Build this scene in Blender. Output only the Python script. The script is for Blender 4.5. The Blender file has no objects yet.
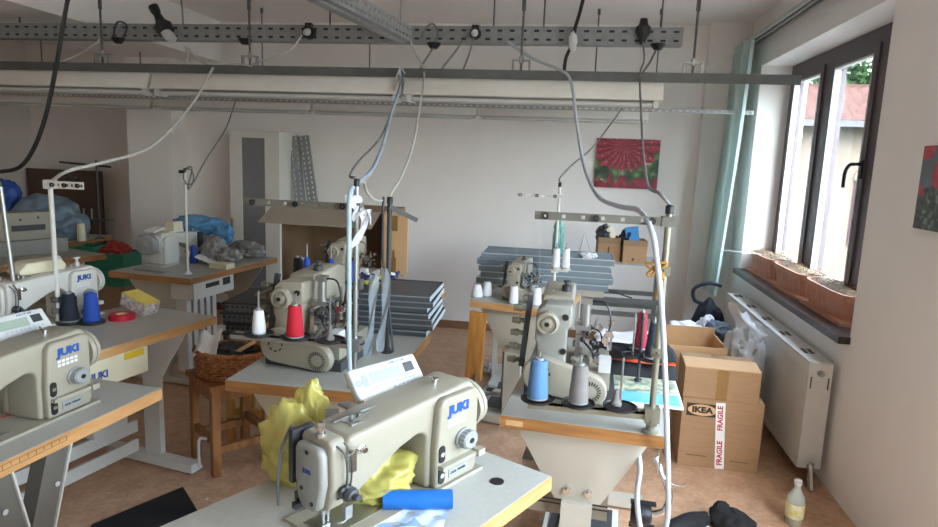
import bpy, bmesh, math, random
from mathutils import Vector, Matrix, Euler
from math import sin, cos, pi, radians as R
random.seed(7)
sc = bpy.context.scene
COL = sc.collection
V = Vector

# ------------------------------------------------------------------ camera
EYE = V((0, 0, 1.55)); FPX = 644.0
def cam_axes(pitch=.159, yaw=-.154, roll=-.039):
    cy, sy, cp, sp, cr, sr = cos(yaw), sin(yaw), cos(pitch), sin(pitch), cos(roll), sin(roll)
    fw = V((sy*cp, cy*cp, -sp)); r = V((cy, -sy, 0)); d = fw.cross(r)
    return r*cr + d*sr, -r*sr + d*cr, fw
AX, AD, AF = cam_axes()
def P(px, py, x=None, y=None, z=None):
    """world point seen at a pixel of the 938x527 frame, on a plane x, y or z = const"""
    d = AX*(px-469) + AD*(py-263.5) + AF*FPX
    if z is not None: t = (z-EYE.z)/d.z
    elif y is not None: t = y/d.y
    else: t = x/d.x
    return EYE + d*t
cam = bpy.data.cameras.new('camera'); camo = bpy.data.objects.new('camera', cam); COL.objects.link(camo)
cam.sensor_width = 36; cam.lens = FPX/938*36; cam.clip_start = .02; cam.clip_end = 200
m = Matrix((AX, -AD, -AF)).transposed().to_4x4(); m.translation = EYE
camo.matrix_world = m; sc.camera = camo

# ------------------------------------------------------------------ materials
def lin(h):
    h = h.lstrip('#'); c = [int(h[i:i+2], 16)/255 for i in (0, 2, 4)]
    return tuple((x/12.92 if x <= .04045 else ((x+.055)/1.055)**2.4) for x in c)
MATS = {}
def mat(name, col, rough=.6, metal=0., var=.12, scale=14., bump=0., bscale=60., stretch=None, col2=None, alpha=1., trans=0., spec=.5, sheen=0.):
    if name in MATS: return MATS[name]
    M = bpy.data.materials.new(name); M.use_nodes = True; MATS[name] = M
    n = M.node_tree.nodes; l = M.node_tree.links; b = n['Principled BSDF']
    c = lin(col) if isinstance(col, str) else col
    c2 = (lin(col2) if isinstance(col2, str) else col2) if col2 else tuple(x*(1-var) for x in c)
    tc = n.new('ShaderNodeTexCoord'); mp = n.new('ShaderNodeMapping'); l.new(tc.outputs['Object'], mp.inputs['Vector'])
    if stretch: mp.inputs['Scale'].default_value = stretch
    nz = n.new('ShaderNodeTexNoise'); nz.inputs['Scale'].default_value = scale; nz.inputs['Detail'].default_value = 4
    l.new(mp.outputs['Vector'], nz.inputs['Vector'])
    rp = n.new('ShaderNodeValToRGB'); rp.color_ramp.elements[0].position = .35; rp.color_ramp.elements[1].position = .65
    rp.color_ramp.elements[0].color = (*c2, 1); rp.color_ramp.elements[1].color = (*c, 1)
    l.new(nz.outputs['Fac'], rp.inputs['Fac']); l.new(rp.outputs['Color'], b.inputs['Base Color'])
    b.inputs['Roughness'].default_value = rough; b.inputs['Metallic'].default_value = metal
    b.inputs['Alpha'].default_value = alpha; b.inputs['Transmission Weight'].default_value = trans
    b.inputs['Specular IOR Level'].default_value = spec
    if sheen: b.inputs['Sheen Weight'].default_value = sheen
    if bump:
        nb = n.new('ShaderNodeTexNoise'); nb.inputs['Scale'].default_value = bscale; nb.inputs['Detail'].default_value = 5
        l.new(mp.outputs['Vector'], nb.inputs['Vector'])
        bp = n.new('ShaderNodeBump'); bp.inputs['Strength'].default_value = bump; bp.inputs['Distance'].default_value = .004
        l.new(nb.outputs['Fac'], bp.inputs['Height']); l.new(bp.outputs['Normal'], b.inputs['Normal'])
    return M
CREAM = mat('cream_enamel', '#979180', .38, var=.05, scale=5)
WHITEN = mat('white_enamel', '#c9c7bf', .38, var=.04, scale=5)
GREYEN = mat('grey_enamel', '#8d8c84', .45, var=.08, scale=6)
STAND = mat('stand_paint', '#b4ae9e', .5, var=.06, scale=6)
STANDW = mat('white_stand_paint', '#c9c8c0', .5, var=.06, scale=6)
STANDD = mat('shaded_stand_paint', '#66635a', .5, var=.08, scale=6)  # stand paint darkened to put shade into the left table's legs
LAM = mat('grey_laminate', '#a9a89f', .33, var=.06, scale=60)
LAMD = mat('worn_laminate', '#a8a69b', .45, var=.12, scale=20)
EDGE = mat('beech_edge', '#c39460', .5, col2='#ab7d49', scale=6, stretch=(1, 1, 9), bump=.08)
EDGEB = mat('brown_edge', '#a2703c', .5, col2='#865a2e', scale=6, stretch=(1, 1, 9), bump=.08)
CHROME = mat('chrome', '#d4d4d2', .18, 1., var=.04)
STEEL = mat('steel', '#a9a9a5', .38, .9, var=.12)
GALV = mat('galvanised_steel', '#a9acab', .45, .45, var=.18, scale=30)
GALVD = mat('dull_galvanised_steel', '#8f9292', .55, .1, var=.18, scale=24)
DKRAIL = mat('dark_rail_paint', '#5b5e5c', .55, .1, var=.2, scale=20)
WHMET = mat('white_metal', '#d2d0c9', .5, var=.05)
BLK = mat('black_plastic', '#1b1b1d', .45, var=.2)
DKG = mat('dark_grey_plastic', '#3a3c3e', .5, var=.15)
GRP = mat('grey_plastic', '#8d8f8e', .5, var=.1)
WHP = mat('white_plastic', '#c2c3c0', .45, var=.04)
CRP = mat('cream_plastic', '#d9d2b4', .5, var=.06)
RED = mat('red_thread', '#c3122c', .75, var=.25, scale=8, stretch=(4, 4, 160), bump=.3, bscale=10)
BLU = mat('blue_thread', '#2450b0', .75, var=.25, scale=8, stretch=(4, 4, 160), bump=.3, bscale=10)
SKYT = mat('pale_blue_thread', '#5a86b4', .75, var=.25, scale=8, stretch=(4, 4, 160), bump=.3, bscale=10)
GRYT = mat('grey_thread', '#827d78', .75, var=.25, scale=8, stretch=(4, 4, 160), bump=.3, bscale=10)
NAVT = mat('navy_thread', '#1b2433', .75, var=.25, scale=8, stretch=(4, 4, 160), bump=.3, bscale=10)
WHT = mat('white_thread', '#dedfe0', .75, var=.1, scale=8, stretch=(4, 4, 160), bump=.3, bscale=10)
WIRE = mat('thread_line', '#e6e6e2', .7, var=.05)
CARD = mat('cardboard', '#a07e5b', .8, var=.1, scale=10, stretch=(1, 1, 6), bump=.1)
CARDL = mat('pale_cardboard', '#cda67a', .8, var=.08, scale=10, bump=.1)
CARDD = mat('dull_cardboard', '#8f7357', .8, var=.12, scale=10, bump=.1)
CARDG = mat('grey_cardboard', '#8e8272', .85, var=.1, scale=10, bump=.1)
TAPE = mat('brown_tape', '#8f6a3c', .35, var=.1)
WOODD = mat('stained_wood', '#a5703f', .55, col2='#7d5029', scale=5, stretch=(6, 6, 1), bump=.15)
WOODO = mat('orange_wood', '#c08a45', .5, col2='#a8702f', scale=5, stretch=(6, 6, 1), bump=.1)
WICK = mat('wicker', '#b57a4a', .6, col2='#84542f', scale=40, bump=.2)
TERRA = mat('terracotta_plastic', '#c58a6c', .6, var=.12, scale=20)
SOIL = mat('dry_soil', '#8a7358', .95, col2='#5b4733', scale=60, bump=1., bscale=90)
PLANT = mat('dry_stalk', '#7b6648', .9, var=.3)
LEAF = mat('green_leaf', '#7fa03c', .6, var=.3)
MARB = mat('dark_sill_stone', '#3b3533', .3, col2='#2a2524', scale=30)
WFRAME = mat('dark_window_frame', '#54474b', .45, var=.15)
def curtain_mat():
    M = mat('teal_curtain', '#d3dedb', .85, var=.05, scale=20); n = M.node_tree.nodes; l = M.node_tree.links; b = n['Principled BSDF']
    t = n.new('ShaderNodeBsdfTranslucent'); t.inputs['Color'].default_value = (*lin('#cfe2dd'), 1); mx = n.new('ShaderNodeMixShader'); mx.inputs[0].default_value = .45
    l.new(b.outputs[0], mx.inputs[1]); l.new(t.outputs[0], mx.inputs[2]); l.new(mx.outputs[0], n['Material Output'].inputs[0]); return M
CURT = curtain_mat()
WPAINT = mat('wall_paint', '#efece8', .9, var=.03, scale=3, bump=.06, bscale=120)
CPAINT = mat('ceiling_paint', '#eeeae7', .92, var=.03, scale=3, bump=.05, bscale=100)
CABW = mat('cabinet_white', '#d5d3ca', .5, var=.04)
CABG = mat('cabinet_smoked_glass', '#77787a', .2, var=.06)
PAPER = mat('white_paper', '#e6e5e0', .8, var=.05, scale=20)
INK = mat('dark_ink', '#2a2a2e', .7)
LOGO = mat('logo_blue', '#1a4a90', .5, var=.02)
LCD = mat('lcd', '#98a596', .25, var=.04)
BTN = mat('button_grey', '#b6bcc2', .5, var=.05)
YELS = mat('yellow_sticker', '#dcb82c', .5, var=.1, scale=30)
REDP = mat('red_plastic', '#c01c2e', .4, var=.1)
BLUP = mat('blue_plastic', '#1463ae', .35, var=.08, scale=10)
GREENP = mat('green_plastic', '#2f7d63', .5, var=.15)
BLKC = mat('black_cloth', '#0c0c0e', .8, var=.3, scale=20, bump=.2)
ORC = mat('orange_cloth', '#d8502a', .8, var=.15, bump=.2)
WHC = mat('white_cloth', '#dedee0', .8, var=.1, bump=.2)
GRC = mat('grey_cloth', '#8f8d8b', .9, var=.3, scale=30, bump=.6)
GMAT = mat('grey_mat', '#5d5853', .75, var=.2, scale=30, bump=.1)
HOSE = mat('clear_hose', '#b3bac1', .3, var=.08, spec=.6)
HOSEB = mat('blue_tinted_hose', '#a9bccd', .25, var=.08, spec=.6)
CABLEW = mat('pale_cable', '#b9b7b0', .5, var=.08)
CABLEG = mat('grey_cable', '#6f6f6e', .5, var=.1)
CABLEB = mat('black_cable', '#252527', .5, var=.1)
RIBY = mat('mustard_ribbon', '#b9862c', .7, var=.2)
PANELD = mat('charcoal_panel', '#45494c', .42, var=.12, scale=8)
PANELB = mat('blue_grey_panel', '#77858e', .45, var=.1, scale=8)
PANELE = mat('pale_panel_edge', '#b9c2c6', .5, var=.15, scale=40)

def film(name, col, alpha, rough=.25, bump=.3, bscale=14.):
    M = mat(name, col, rough, var=.15, scale=12, bump=bump, bscale=bscale, alpha=alpha, spec=.7)
    return M
FYEL = film('yellow_film', '#d2c868', .55, .3, .25)
FBLU = film('blue_film', '#5a9ccb', .8)
FPALE = film('pale_blue_film', '#a7b3bb', .55)
FCLR = film('clear_film', '#eceef0', .5)
FWHT = film('milky_film', '#e4e6ea', .8)
FGRY = film('grey_film', '#9a9893', .85)

def glass_mat(nm, c):
    M = bpy.data.materials.new(nm); M.use_nodes = True; n = M.node_tree.nodes; l = M.node_tree.links; n.clear()
    o = n.new('ShaderNodeOutputMaterial'); mx = n.new('ShaderNodeMixShader'); t = n.new('ShaderNodeBsdfTransparent'); g = n.new('ShaderNodeBsdfGlossy')
    t.inputs['Color'].default_value = (*c, 1); g.inputs['Roughness'].default_value = .03; mx.inputs[0].default_value = .07
    l.new(t.outputs[0], mx.inputs[1]); l.new(g.outputs[0], mx.inputs[2]); l.new(mx.outputs[0], o.inputs[0]); return M
GLASS = glass_mat('tinted_window_glass', (.64, .67, .68)); GLASS2 = glass_mat('clear_window_glass', (.80, .82, .82))  # first glass has a grey tint added to dim the view outside
BOTTLE = mat('bottle_plastic', '#dfe6df', .12, var=.05, alpha=.45, spec=.8)
GBOTTLE = mat('teal_bottle_plastic', '#4f9c92', .2, var=.1, alpha=.8, spec=.7)

def floor_mat():
    M = mat('floor_lino', '#c79f7f', .42, col2='#b08a6b', scale=9)
    n = M.node_tree.nodes; l = M.node_tree.links; b = n['Principled BSDF']
    src = b.inputs['Base Color'].links[0].from_socket
    tc = n['Texture Coordinate']; vo = n.new('ShaderNodeTexVoronoi'); vo.inputs['Scale'].default_value = 55
    l.new(tc.outputs['Object'], vo.inputs['Vector'])
    rp = n.new('ShaderNodeValToRGB'); rp.color_ramp.elements[0].color = (*lin('#d6b799'), 1); rp.color_ramp.elements[1].color = (*lin('#8a674b'), 1)
    l.new(vo.outputs['Color'], rp.inputs['Fac'])
    mx = n.new('ShaderNodeMixRGB'); mx.inputs[0].default_value = .3; l.new(src, mx.inputs[1]); l.new(rp.outputs['Color'], mx.inputs[2]); l.new(mx.outputs[0], b.inputs['Base Color'])
    return M
FLOOR = floor_mat()

# ------------------------------------------------------------------ mesh builder
class G:
    """collects shapes into one bmesh; G.M is the current transform, G.mi the current material slot"""
    def __init__(s): s.bm = bmesh.new(); s.M = Matrix(); s.mi = 0; s.flat = False
    def _done(s, fs, vs, bev=0, seg=2):
        for f in fs: f.material_index = s.mi
        if bev:
            es = list({e for f in fs for e in f.edges if len(e.link_faces) == 2 and e.calc_face_angle(0) > .5})
            r = bmesh.ops.bevel(s.bm, geom=es, offset=bev, segments=seg, profile=.5, affect='EDGES', clamp_overlap=True)
            vs = list({v for v in vs if v.is_valid} | set(r['verts']))
            for f in r['faces']: f.material_index = s.mi
        bmesh.ops.transform(s.bm, matrix=s.M, verts=vs)
        return s
    def faces(s, vs, fs, bev=0, seg=2):
        bv = [s.bm.verts.new(v) for v in vs]
        out = []
        for f in fs:
            try: out.append(s.bm.faces.new([bv[i] for i in f]))
            except ValueError: pass
        return s._done(out, bv, bev, seg)
    def box(s, x0, x1, y0, y1, z0, z1, bev=0, seg=2):
        vs = [(x0,y0,z0),(x1,y0,z0),(x1,y1,z0),(x0,y1,z0),(x0,y0,z1),(x1,y0,z1),(x1,y1,z1),(x0,y1,z1)]
        return s.faces(vs, [(3,2,1,0),(4,5,6,7),(0,1,5,4),(1,2,6,5),(2,3,7,6),(3,0,4,7)], bev, seg)
    def prism(s, poly, a, b, axis='y', bev=0, seg=2):
        n = len(poly)
        f = {'y': lambda p, t: (p[0], t, p[1]), 'x': lambda p, t: (t, p[0], p[1]), 'z': lambda p, t: (p[0], p[1], t)}[axis]
        vs = [f(p, a) for p in poly] + [f(p, b) for p in poly]
        fs = [tuple(range(n)), tuple(range(2*n-1, n-1, -1))] + [(i, i+n, (i+1) % n+n, (i+1) % n) for i in range(n)]
        bv = [s.bm.verts.new(v) for v in vs]; out = [s.bm.faces.new([bv[i] for i in q]) for q in fs]
        bmesh.ops.recalc_face_normals(s.bm, faces=out)
        return s._done(out, bv, bev, seg)
    def bar(s, p0, p1, w, h, bev=0, up=(0, 0, 1)):
        p0, p1 = V(p0), V(p1); d = (p1-p0); L = d.length; d.normalize(); u = V(up)
        if abs(d.dot(u)) > .98: u = V((0, 1, 0))
        sx = d.cross(u).normalized(); u = sx.cross(d)
        K = s.M; s.M = K @ Matrix((( *sx, 0), (*d, 0), (*u, 0), (0, 0, 0, 1))).transposed()
        T = Matrix(((sx.x, d.x, u.x, p0.x), (sx.y, d.y, u.y, p0.y), (sx.z, d.z, u.z, p0.z), (0, 0, 0, 1)))
        s.M = K @ T; s.box(-w/2, w/2, 0, L, -h/2, h/2, bev); s.M = K
        return s
    def lathe(s, prof, at=(0, 0, 0), axis=(0, 0, 1), n=20):
        ax = V(axis).normalized(); q = V((0, 0, 1)).rotation_difference(ax); at = V(at)
        rings, vs = [], []
        for r, z in prof:
            if r < 1e-6: v = s.bm.verts.new(at + q @ V((0, 0, z))); rings.append([v]); vs.append(v)
            else:
                k = [s.bm.verts.new(at + q @ V((r*cos(2*pi*i/n), r*sin(2*pi*i/n), z))) for i in range(n)]; rings.append(k); vs += k
        fs = []
        for a, b in zip(rings, rings[1:]):
            for i in range(n):
                j = (i+1) % n
                if len(a) == 1 and len(b) == 1: continue
                if len(a) == 1: fs.append(s.bm.faces.new((a[0], b[j], b[i])))
                elif len(b) == 1: fs.append(s.bm.faces.new((a[i], a[j], b[0])))
                else: fs.append(s.bm.faces.new((a[i], a[j], b[j], b[i])))
        return s._done(fs, vs)
    def cyl(s, p0, p1, r, r2=None, n=16):
        p0, p1 = V(p0), V(p1); L = (p1-p0).length; r2 = r if r2 is None else r2
        return s.lathe([(0, 0), (r, 0), (r2, L), (0, L)], p0, p1-p0, n)
    def tube(s, pts, r, n=8, cap=True):
        pts = [V(p) for p in pts]; rings, vs, fs = [], [], []
        t = (pts[1]-pts[0]).normalized(); u = t.orthogonal().normalized()
        for i, p in enumerate(pts):
            a = pts[max(i-1, 0)]; b = pts[min(i+1, len(pts)-1)]; t2 = (b-a)
            if t2.length < 1e-9: t2 = t
            t2.normalize(); u = (t.rotation_difference(t2) @ u); u = (u - t2*u.dot(t2)).normalized(); t = t2; w = t.cross(u)
            rr = r[i] if isinstance(r, (list, tuple)) else r
            k = [s.bm.verts.new(p + (u*cos(2*pi*j/n) + w*sin(2*pi*j/n))*rr) for j in range(n)]; rings.append(k); vs += k
        for a, b in zip(rings, rings[1:]):
            for j in range(n): fs.append(s.bm.faces.new((a[j], a[(j+1) % n], b[(j+1) % n], b[j])))
        if cap: fs.append(s.bm.faces.new(rings[0][::-1])); fs.append(s.bm.faces.new(rings[-1]))
        return s._done(fs, vs)
    def ball(s, c, r, n=12, fn=None):
        r = (r, r, r) if isinstance(r, (int, float)) else r
        res = bmesh.ops.create_icosphere(s.bm, subdivisions=3 if n > 10 else 2, radius=1)
        vs = res['verts']
        for v in vs:
            k = fn(v.co) if fn else 1
            v.co = V((v.co.x*r[0]*k, v.co.y*r[1]*k, v.co.z*r[2]*k)) + V(c)
        return s._done(list({f for v in vs for f in v.link_faces}), vs)
    def blob(s, c, r, fn):
        res = bmesh.ops.create_icosphere(s.bm, subdivisions=5, radius=1); vs = res['verts']
        for v in vs:
            k = fn(v.co); v.co = V((v.co.x*r[0]*k, v.co.y*r[1]*k, v.co.z*r[2]*k)) + V(c)
        return s._done(list({f for v in vs for f in v.link_faces}), vs)
    def sheet(s, fn, nu, nv, thick=0):
        g = [[s.bm.verts.new(fn(i/nu, j/nv)) for j in range(nv+1)] for i in range(nu+1)]
        fs = [s.bm.faces.new((g[i][j], g[i+1][j], g[i+1][j+1], g[i][j+1])) for i in range(nu) for j in range(nv)]
        vs = [v for k in g for v in k]
        if thick:
            bmesh.ops.recalc_face_normals(s.bm, faces=fs)
            r = bmesh.ops.solidify(s.bm, geom=fs, thickness=thick)
            nf = [e for e in r['geom'] if isinstance(e, bmesh.types.BMFace)]
            fs = list(set(fs) | set(nf)); vs = list({v for f in fs for v in f.verts})
        return s._done(fs, vs)
    def plate(s, L, H, rows, pitch=.05, hl=.026, hh=.012, th=.003):
        """perforated plate in the local x-z plane, from (0,0,0) to (L,0,H), with real slots"""
        n = max(1, int(L/pitch)); xs = [0]
        for i in range(n): c = (i+.5)*L/n; xs += [c-hl/2, c+hl/2]
        xs.append(L); zs = [0]
        for k in range(rows): c = (k+.5)*H/rows; zs += [c-hh/2, c+hh/2]
        zs.append(H)
        s.flat = True
        nx, nz = len(xs)-1, len(zs)-1
        solid = lambda i, j: 0 <= i < nx and 0 <= j < nz and not (i % 2 == 1 and j % 2 == 1)
        F = [[s.bm.verts.new((x, 0, z)) for z in zs] for x in xs]; B = [[s.bm.verts.new((x, th, z)) for z in zs] for x in xs]; fs = []
        for i in range(nx):
            for j in range(nz):
                if not solid(i, j): continue
                fs.append(s.bm.faces.new((F[i][j], F[i+1][j], F[i+1][j+1], F[i][j+1]))); fs.append(s.bm.faces.new((B[i][j+1], B[i+1][j+1], B[i+1][j], B[i][j])))
                for (di, dj, a, b) in ((-1, 0, (i, j+1), (i, j)), (1, 0, (i+1, j), (i+1, j+1)), (0, -1, (i, j), (i+1, j)), (0, 1, (i+1, j+1), (i, j+1))):
                    if not solid(i+di, j+dj): fs.append(s.bm.faces.new((F[a[0]][a[1]], B[a[0]][a[1]], B[b[0]][b[1]], F[b[0]][b[1]])))
        vs = [v for k in F+B for v in k]
        return s._done(fs, vs)

def spl(pts, n=8):
    pts = [V(p) for p in pts]; out = []
    for i in range(len(pts)-1):
        p0 = pts[max(i-1, 0)]; p1 = pts[i]; p2 = pts[i+1]; p3 = pts[min(i+2, len(pts)-1)]
        for k in range(n):
            t = k/n; out.append(.5*((2*p1)+(p2-p0)*t+(2*p0-5*p1+4*p2-p3)*t*t+(3*p1-p0-3*p2+p3)*t**3))
    out.append(pts[-1]); return out
def obj(name, g, mats, parent=None, label=None, smooth=True):
    me = bpy.data.meshes.new(name)
    if isinstance(g, G):
        smooth = smooth and not g.flat; g.bm.normal_update(); g.bm.to_mesh(me); g.bm.free()
    else: me = g
    for M in (mats if isinstance(mats, (list, tuple)) else [mats]): me.materials.append(M)
    if smooth:
        me.polygons.foreach_set('use_smooth', [True]*len(me.polygons)); me.set_sharp_from_angle(angle=R(38))
    o = bpy.data.objects.new(name, me); COL.objects.link(o)
    if parent: o.parent = parent
    if label: o['label'] = label
    return o
def tag(o, label, cat, group=None, kind=None):
    o['label'] = label; o['category'] = cat
    if group: o['group'] = group
    if kind: o['kind'] = kind
    return o
def thing(name, label, cat, loc=(0, 0, 0), rz=0., group=None):
    o = bpy.data.objects.new(name, None); COL.objects.link(o); o.empty_display_size = .05
    o.location = loc; o.rotation_euler = (0, 0, rz)
    return tag(o, label, cat, group)
def struct(name, g, M, parent=None):
    o = obj(name, g, M, parent)
    if not parent: o['kind'] = 'structure'
    return o
def dup(root, loc, rz, label, group=None):
    r = root.copy(); COL.objects.link(r); r.location = loc; r.rotation_euler = (0, 0, rz); r['label'] = label
    if group: r['group'] = group
    for ch in list(root.children):
        c = ch.copy(); COL.objects.link(c); c.parent = r
        for q in ch.children:
            d = q.copy(); COL.objects.link(d); d.parent = c
    return r
def one(name, g, M, label, cat, loc=(0, 0, 0), rz=0., group=None):
    o = obj(name, g, M); o.location = loc; o.rotation_euler = (0, 0, rz)
    return tag(o, label, cat, group)
def text(name, s, size, M4, M, parent=None, bold=.0, depth=.0006, sx=1.):
    cu = bpy.data.curves.new(name, 'FONT'); cu.body = s; cu.size = size; cu.align_x = 'CENTER'; cu.align_y = 'CENTER'; cu.offset = bold; cu.extrude = depth; cu.resolution_u = 3
    t = bpy.data.objects.new('tmp', cu); COL.objects.link(t)
    dg = bpy.context.evaluated_depsgraph_get(); me = bpy.data.meshes.new_from_object(t.evaluated_get(dg)); bpy.data.objects.remove(t); bpy.data.curves.remove(cu)
    me.transform(Matrix.Diagonal((sx, 1, 1, 1))); me.transform(M4); me.materials.clear()
    return obj(name, me, M, parent, smooth=False)
def frame(o, xax, yax):
    """4x4 with given origin, x (reading direction) and y (up) axes, for lettering"""
    x = V(xax).normalized(); y = V(yax); y = (y-x*y.dot(x)).normalized(); z = x.cross(y)
    return Matrix(((x.x, y.x, z.x, o[0]), (x.y, y.y, z.y, o[1]), (x.z, y.z, z.z, o[2]), (0, 0, 0, 1)))
def crumple(c, r, seed, amp=.25, f=4.0, flat=0.):
    """noise factor for crumpled blobs"""
    from mathutils import noise
    o = V((seed*3.1, seed*1.7, seed*.9))
    def fn(v):
        d = noise.voronoi(v*f*.42+o)[0]; e = noise.voronoi(v*f*.9+o)[0]
        return 1 + amp*((d[0]-.42)*1.3 + (e[0]-.42)*.5 + noise.noise(v*1.3+o)*.5)
    return fn
# ------------------------------------------------------------------ the room
XR, YB, ZC, XL, YN = 1.346, 5.756, 2.72, -6.6, -2.2
YR = 7.1                                              # back wall left of the pier pushed deeper to darken it
WY0, WY1, WZ0, WZ1 = 3.225, 5.30, .79, 2.335       # the visible window's opening
W2Y0, W2Y1 = -1.2, 2.4                               # the next window along the same wall
TH = .34
g = G(); g.box(XL-.2, XR+TH, YN-.2, YR+.2, -.12, 0); struct('floor', g, FLOOR)
g = G(); g.box(XL-.2, XR+TH, YN-.2, YR+.2, ZC, ZC+.15); struct('ceiling', g, CPAINT)
g = G(); g.box(-4.12, XR+TH, YB, YB+.2, 0, ZC); g.box(-4.12, -3.92, YB+.2, YR, 0, ZC); g.box(XL-.2, -3.92, YR, YR+.2, 0, ZC); struct('wall_back', g, WPAINT)
g = G(); g.box(XL-.2, XL, YN, YR, 0, ZC); struct('wall_left', g, WPAINT)
g = G(); g.box(XL-.2, XR+TH, YN-.2, YN, 0, ZC); struct('wall_front', g, WPAINT)
g = G(); q = .002
for a in ((YN, W2Y0, 0, ZC), (W2Y0, W2Y1, 0, WZ0), (W2Y0, W2Y1, WZ1, ZC), (W2Y1, WY0, 0, ZC), (WY0, WY1, 0, WZ0-.035), (WY0, WY1, WZ1, ZC), (WY1, YB, 0, ZC)):
    g.box(XR, XR+TH, a[0], a[1], a[2], a[3])
struct('wall_right', g, WPAINT)
g = G(); g.box(-4.15, -3.30, YN, YB, 2.36, ZC, .006); struct('trim_1', g, WPAINT)             # the downstand beam
g = G(); g.box(-4.12, -3.67, 5.52, YB, 0, 2.36, .006); struct('trim_2', g, WPAINT)           # the pier under it
g = G(); g.box(1.02, XR, 5.66, YB, 0, ZC, .004); struct('trim_3', g, WPAINT)                 # boxed pipe chase in the corner
g = G(); g.box(-3.67, 1.02, YB-.015, YB, 0, .07, .003); struct('baseboard_back', g, mat('brown_skirting', '#8a6a50', .5))

def window(nm, y0, y1, z0, z1, handle=True):
    xf = XR+.22
    g = G()
    fw = .085
    for a in ((y0, y0+fw, z0, z1), (y1-fw, y1, z0, z1), (y0+fw, y1-fw, z1-fw, z1), (y0+fw, y1-fw, z0, z0+fw)):
        g.box(xf, xf+.07, *a, .006)
    w = struct(nm, g, WFRAME); w['label'] = 'dark brown framed window'
    ys = [y0+fw, 3.60, 3.83, 4.47, 4.60, y1-fw] if nm == 'window_1' else [y0+fw, y0+(y1-y0)*.5-.06, y0+(y1-y0)*.5+.06, y1-fw]
    for ma_, mb_ in zip(ys[1:-1:2], ys[2:-1:2]):
        g = G(); g.box(xf-.005, xf+.075, ma_, mb_, z0+fw, z1-fw, .006); obj('mullion', g, WFRAME, w)
    for k, (a, b) in enumerate(zip(ys[::2], ys[1::2])):
        g = G(); s = .05
        for c in ((a, a+s, z0+fw, z1-fw), (b-s, b, z0+fw, z1-fw), (a+s, b-s, z1-fw-s, z1-fw), (a+s, b-s, z0+fw, z0+fw+s)): g.box(xf-.015, xf+.05, *c, .005)
        sa = obj('sash', g, WFRAME, w)
        g = G()
        for c in ((a+s, a+s+.012, z0+fw+s, z1-fw-s), (b-s-.012, b-s, z0+fw+s, z1-fw-s), (a+s, b-s, z1-fw-s-.012, z1-fw-s), (a+s, b-s, z0+fw+s, z0+fw+s+.012)): g.box(xf-.017, xf+.02, *c)
        obj('glazing_bead', g, WHP, sa)
        g = G(); g.box(xf+.022, xf+.028, a+s-.005, b-s+.005, z0+fw+s-.005, z1-fw-s+.005); obj('pane', g, GLASS if nm == 'window_1' else GLASS2, sa)
        if k == 1 and handle:
            g = G(); zh = 1.58; yh = a+.02
            g.box(xf-.025, xf-.012, yh-.015, yh+.015, zh-.05, zh+.05, .004)
            g.tube(spl([(xf-.02, yh, zh+.03), (xf-.06, yh, zh+.03), (xf-.075, yh+.02, zh+.02), (xf-.075, yh+.06, zh-.02), (xf-.07, yh+.075, zh-.10)], 5), .010)
            obj('handle', g, BLK, sa)
    return w
w1 = window('window_1', WY0, WY1, WZ0, WZ1)
g = G(); g.box(XR-.055, XR+.22, WY0-.01, WY1, WZ0-.035, WZ0, .005); obj('sill', g, MARB, w1)
w2 = window('window_2', W2Y0, W2Y1, WZ0, WZ1, False)
for a, b in ((-.75, .0), (.0, 0)):
    pass

# outside: neighbouring house with a tiled roof, and a tree
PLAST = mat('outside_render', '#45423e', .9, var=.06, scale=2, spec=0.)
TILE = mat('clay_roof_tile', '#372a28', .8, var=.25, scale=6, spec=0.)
hs = thing('neighbour_house', 'pale rendered house with red clay tile roof seen through the window', 'house', (4, 20, -3))
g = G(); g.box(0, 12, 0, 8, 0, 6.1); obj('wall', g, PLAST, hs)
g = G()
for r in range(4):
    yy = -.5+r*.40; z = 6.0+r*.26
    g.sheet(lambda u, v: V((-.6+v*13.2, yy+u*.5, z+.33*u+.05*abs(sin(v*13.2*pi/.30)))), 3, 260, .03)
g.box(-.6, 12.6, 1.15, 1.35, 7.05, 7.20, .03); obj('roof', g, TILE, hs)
g = G(); g.box(-.6, 12.6, -.62, -.5, 5.85, 6.02); obj('gutter', g, mat('outside_gutter', '#3a3c40', .8, spec=0.), hs)
for xx in (1.4, 4.5, 7.6):
    g = G(); pts = [(xx-.6, 2.6), (xx+.6, 2.6), (xx+.6, 4.4)] + [(xx+.6*cos(a*pi/10), 4.4+.6*sin(a*pi/10)) for a in range(1, 10)] + [(xx-.6, 4.4)]
    g.prism(pts, -.05, .02, 'y'); f = obj('arched_window', g, mat('outside_window', '#2c2228', .6, spec=.05), hs)
    g = G(); g.tube([(p[0], -.06, p[1]) for p in pts], .06, 6); obj('window_surround', g, PLAST, f)
fc = P(862, 72, y=27)
tr = thing('garden_tree', 'leafy tree standing behind the tiled roof outside', 'tree', (fc.x+.9, 31, -3))
fz_ = fc.z+3
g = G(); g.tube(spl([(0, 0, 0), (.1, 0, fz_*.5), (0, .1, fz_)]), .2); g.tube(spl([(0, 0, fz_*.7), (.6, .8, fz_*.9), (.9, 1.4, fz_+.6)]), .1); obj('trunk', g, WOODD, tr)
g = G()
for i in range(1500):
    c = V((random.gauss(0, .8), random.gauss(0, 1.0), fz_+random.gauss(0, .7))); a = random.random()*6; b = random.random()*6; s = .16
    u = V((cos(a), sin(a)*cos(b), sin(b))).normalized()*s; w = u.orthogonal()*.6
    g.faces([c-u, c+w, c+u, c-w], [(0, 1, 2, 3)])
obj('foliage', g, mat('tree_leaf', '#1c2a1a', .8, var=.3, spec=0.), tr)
g = G(); g.box(XR+TH+.3, 60, -40, 60, -3.2, -3); struct('ground', g, mat('outside_ground', '#4a4a46', .9))

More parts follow.
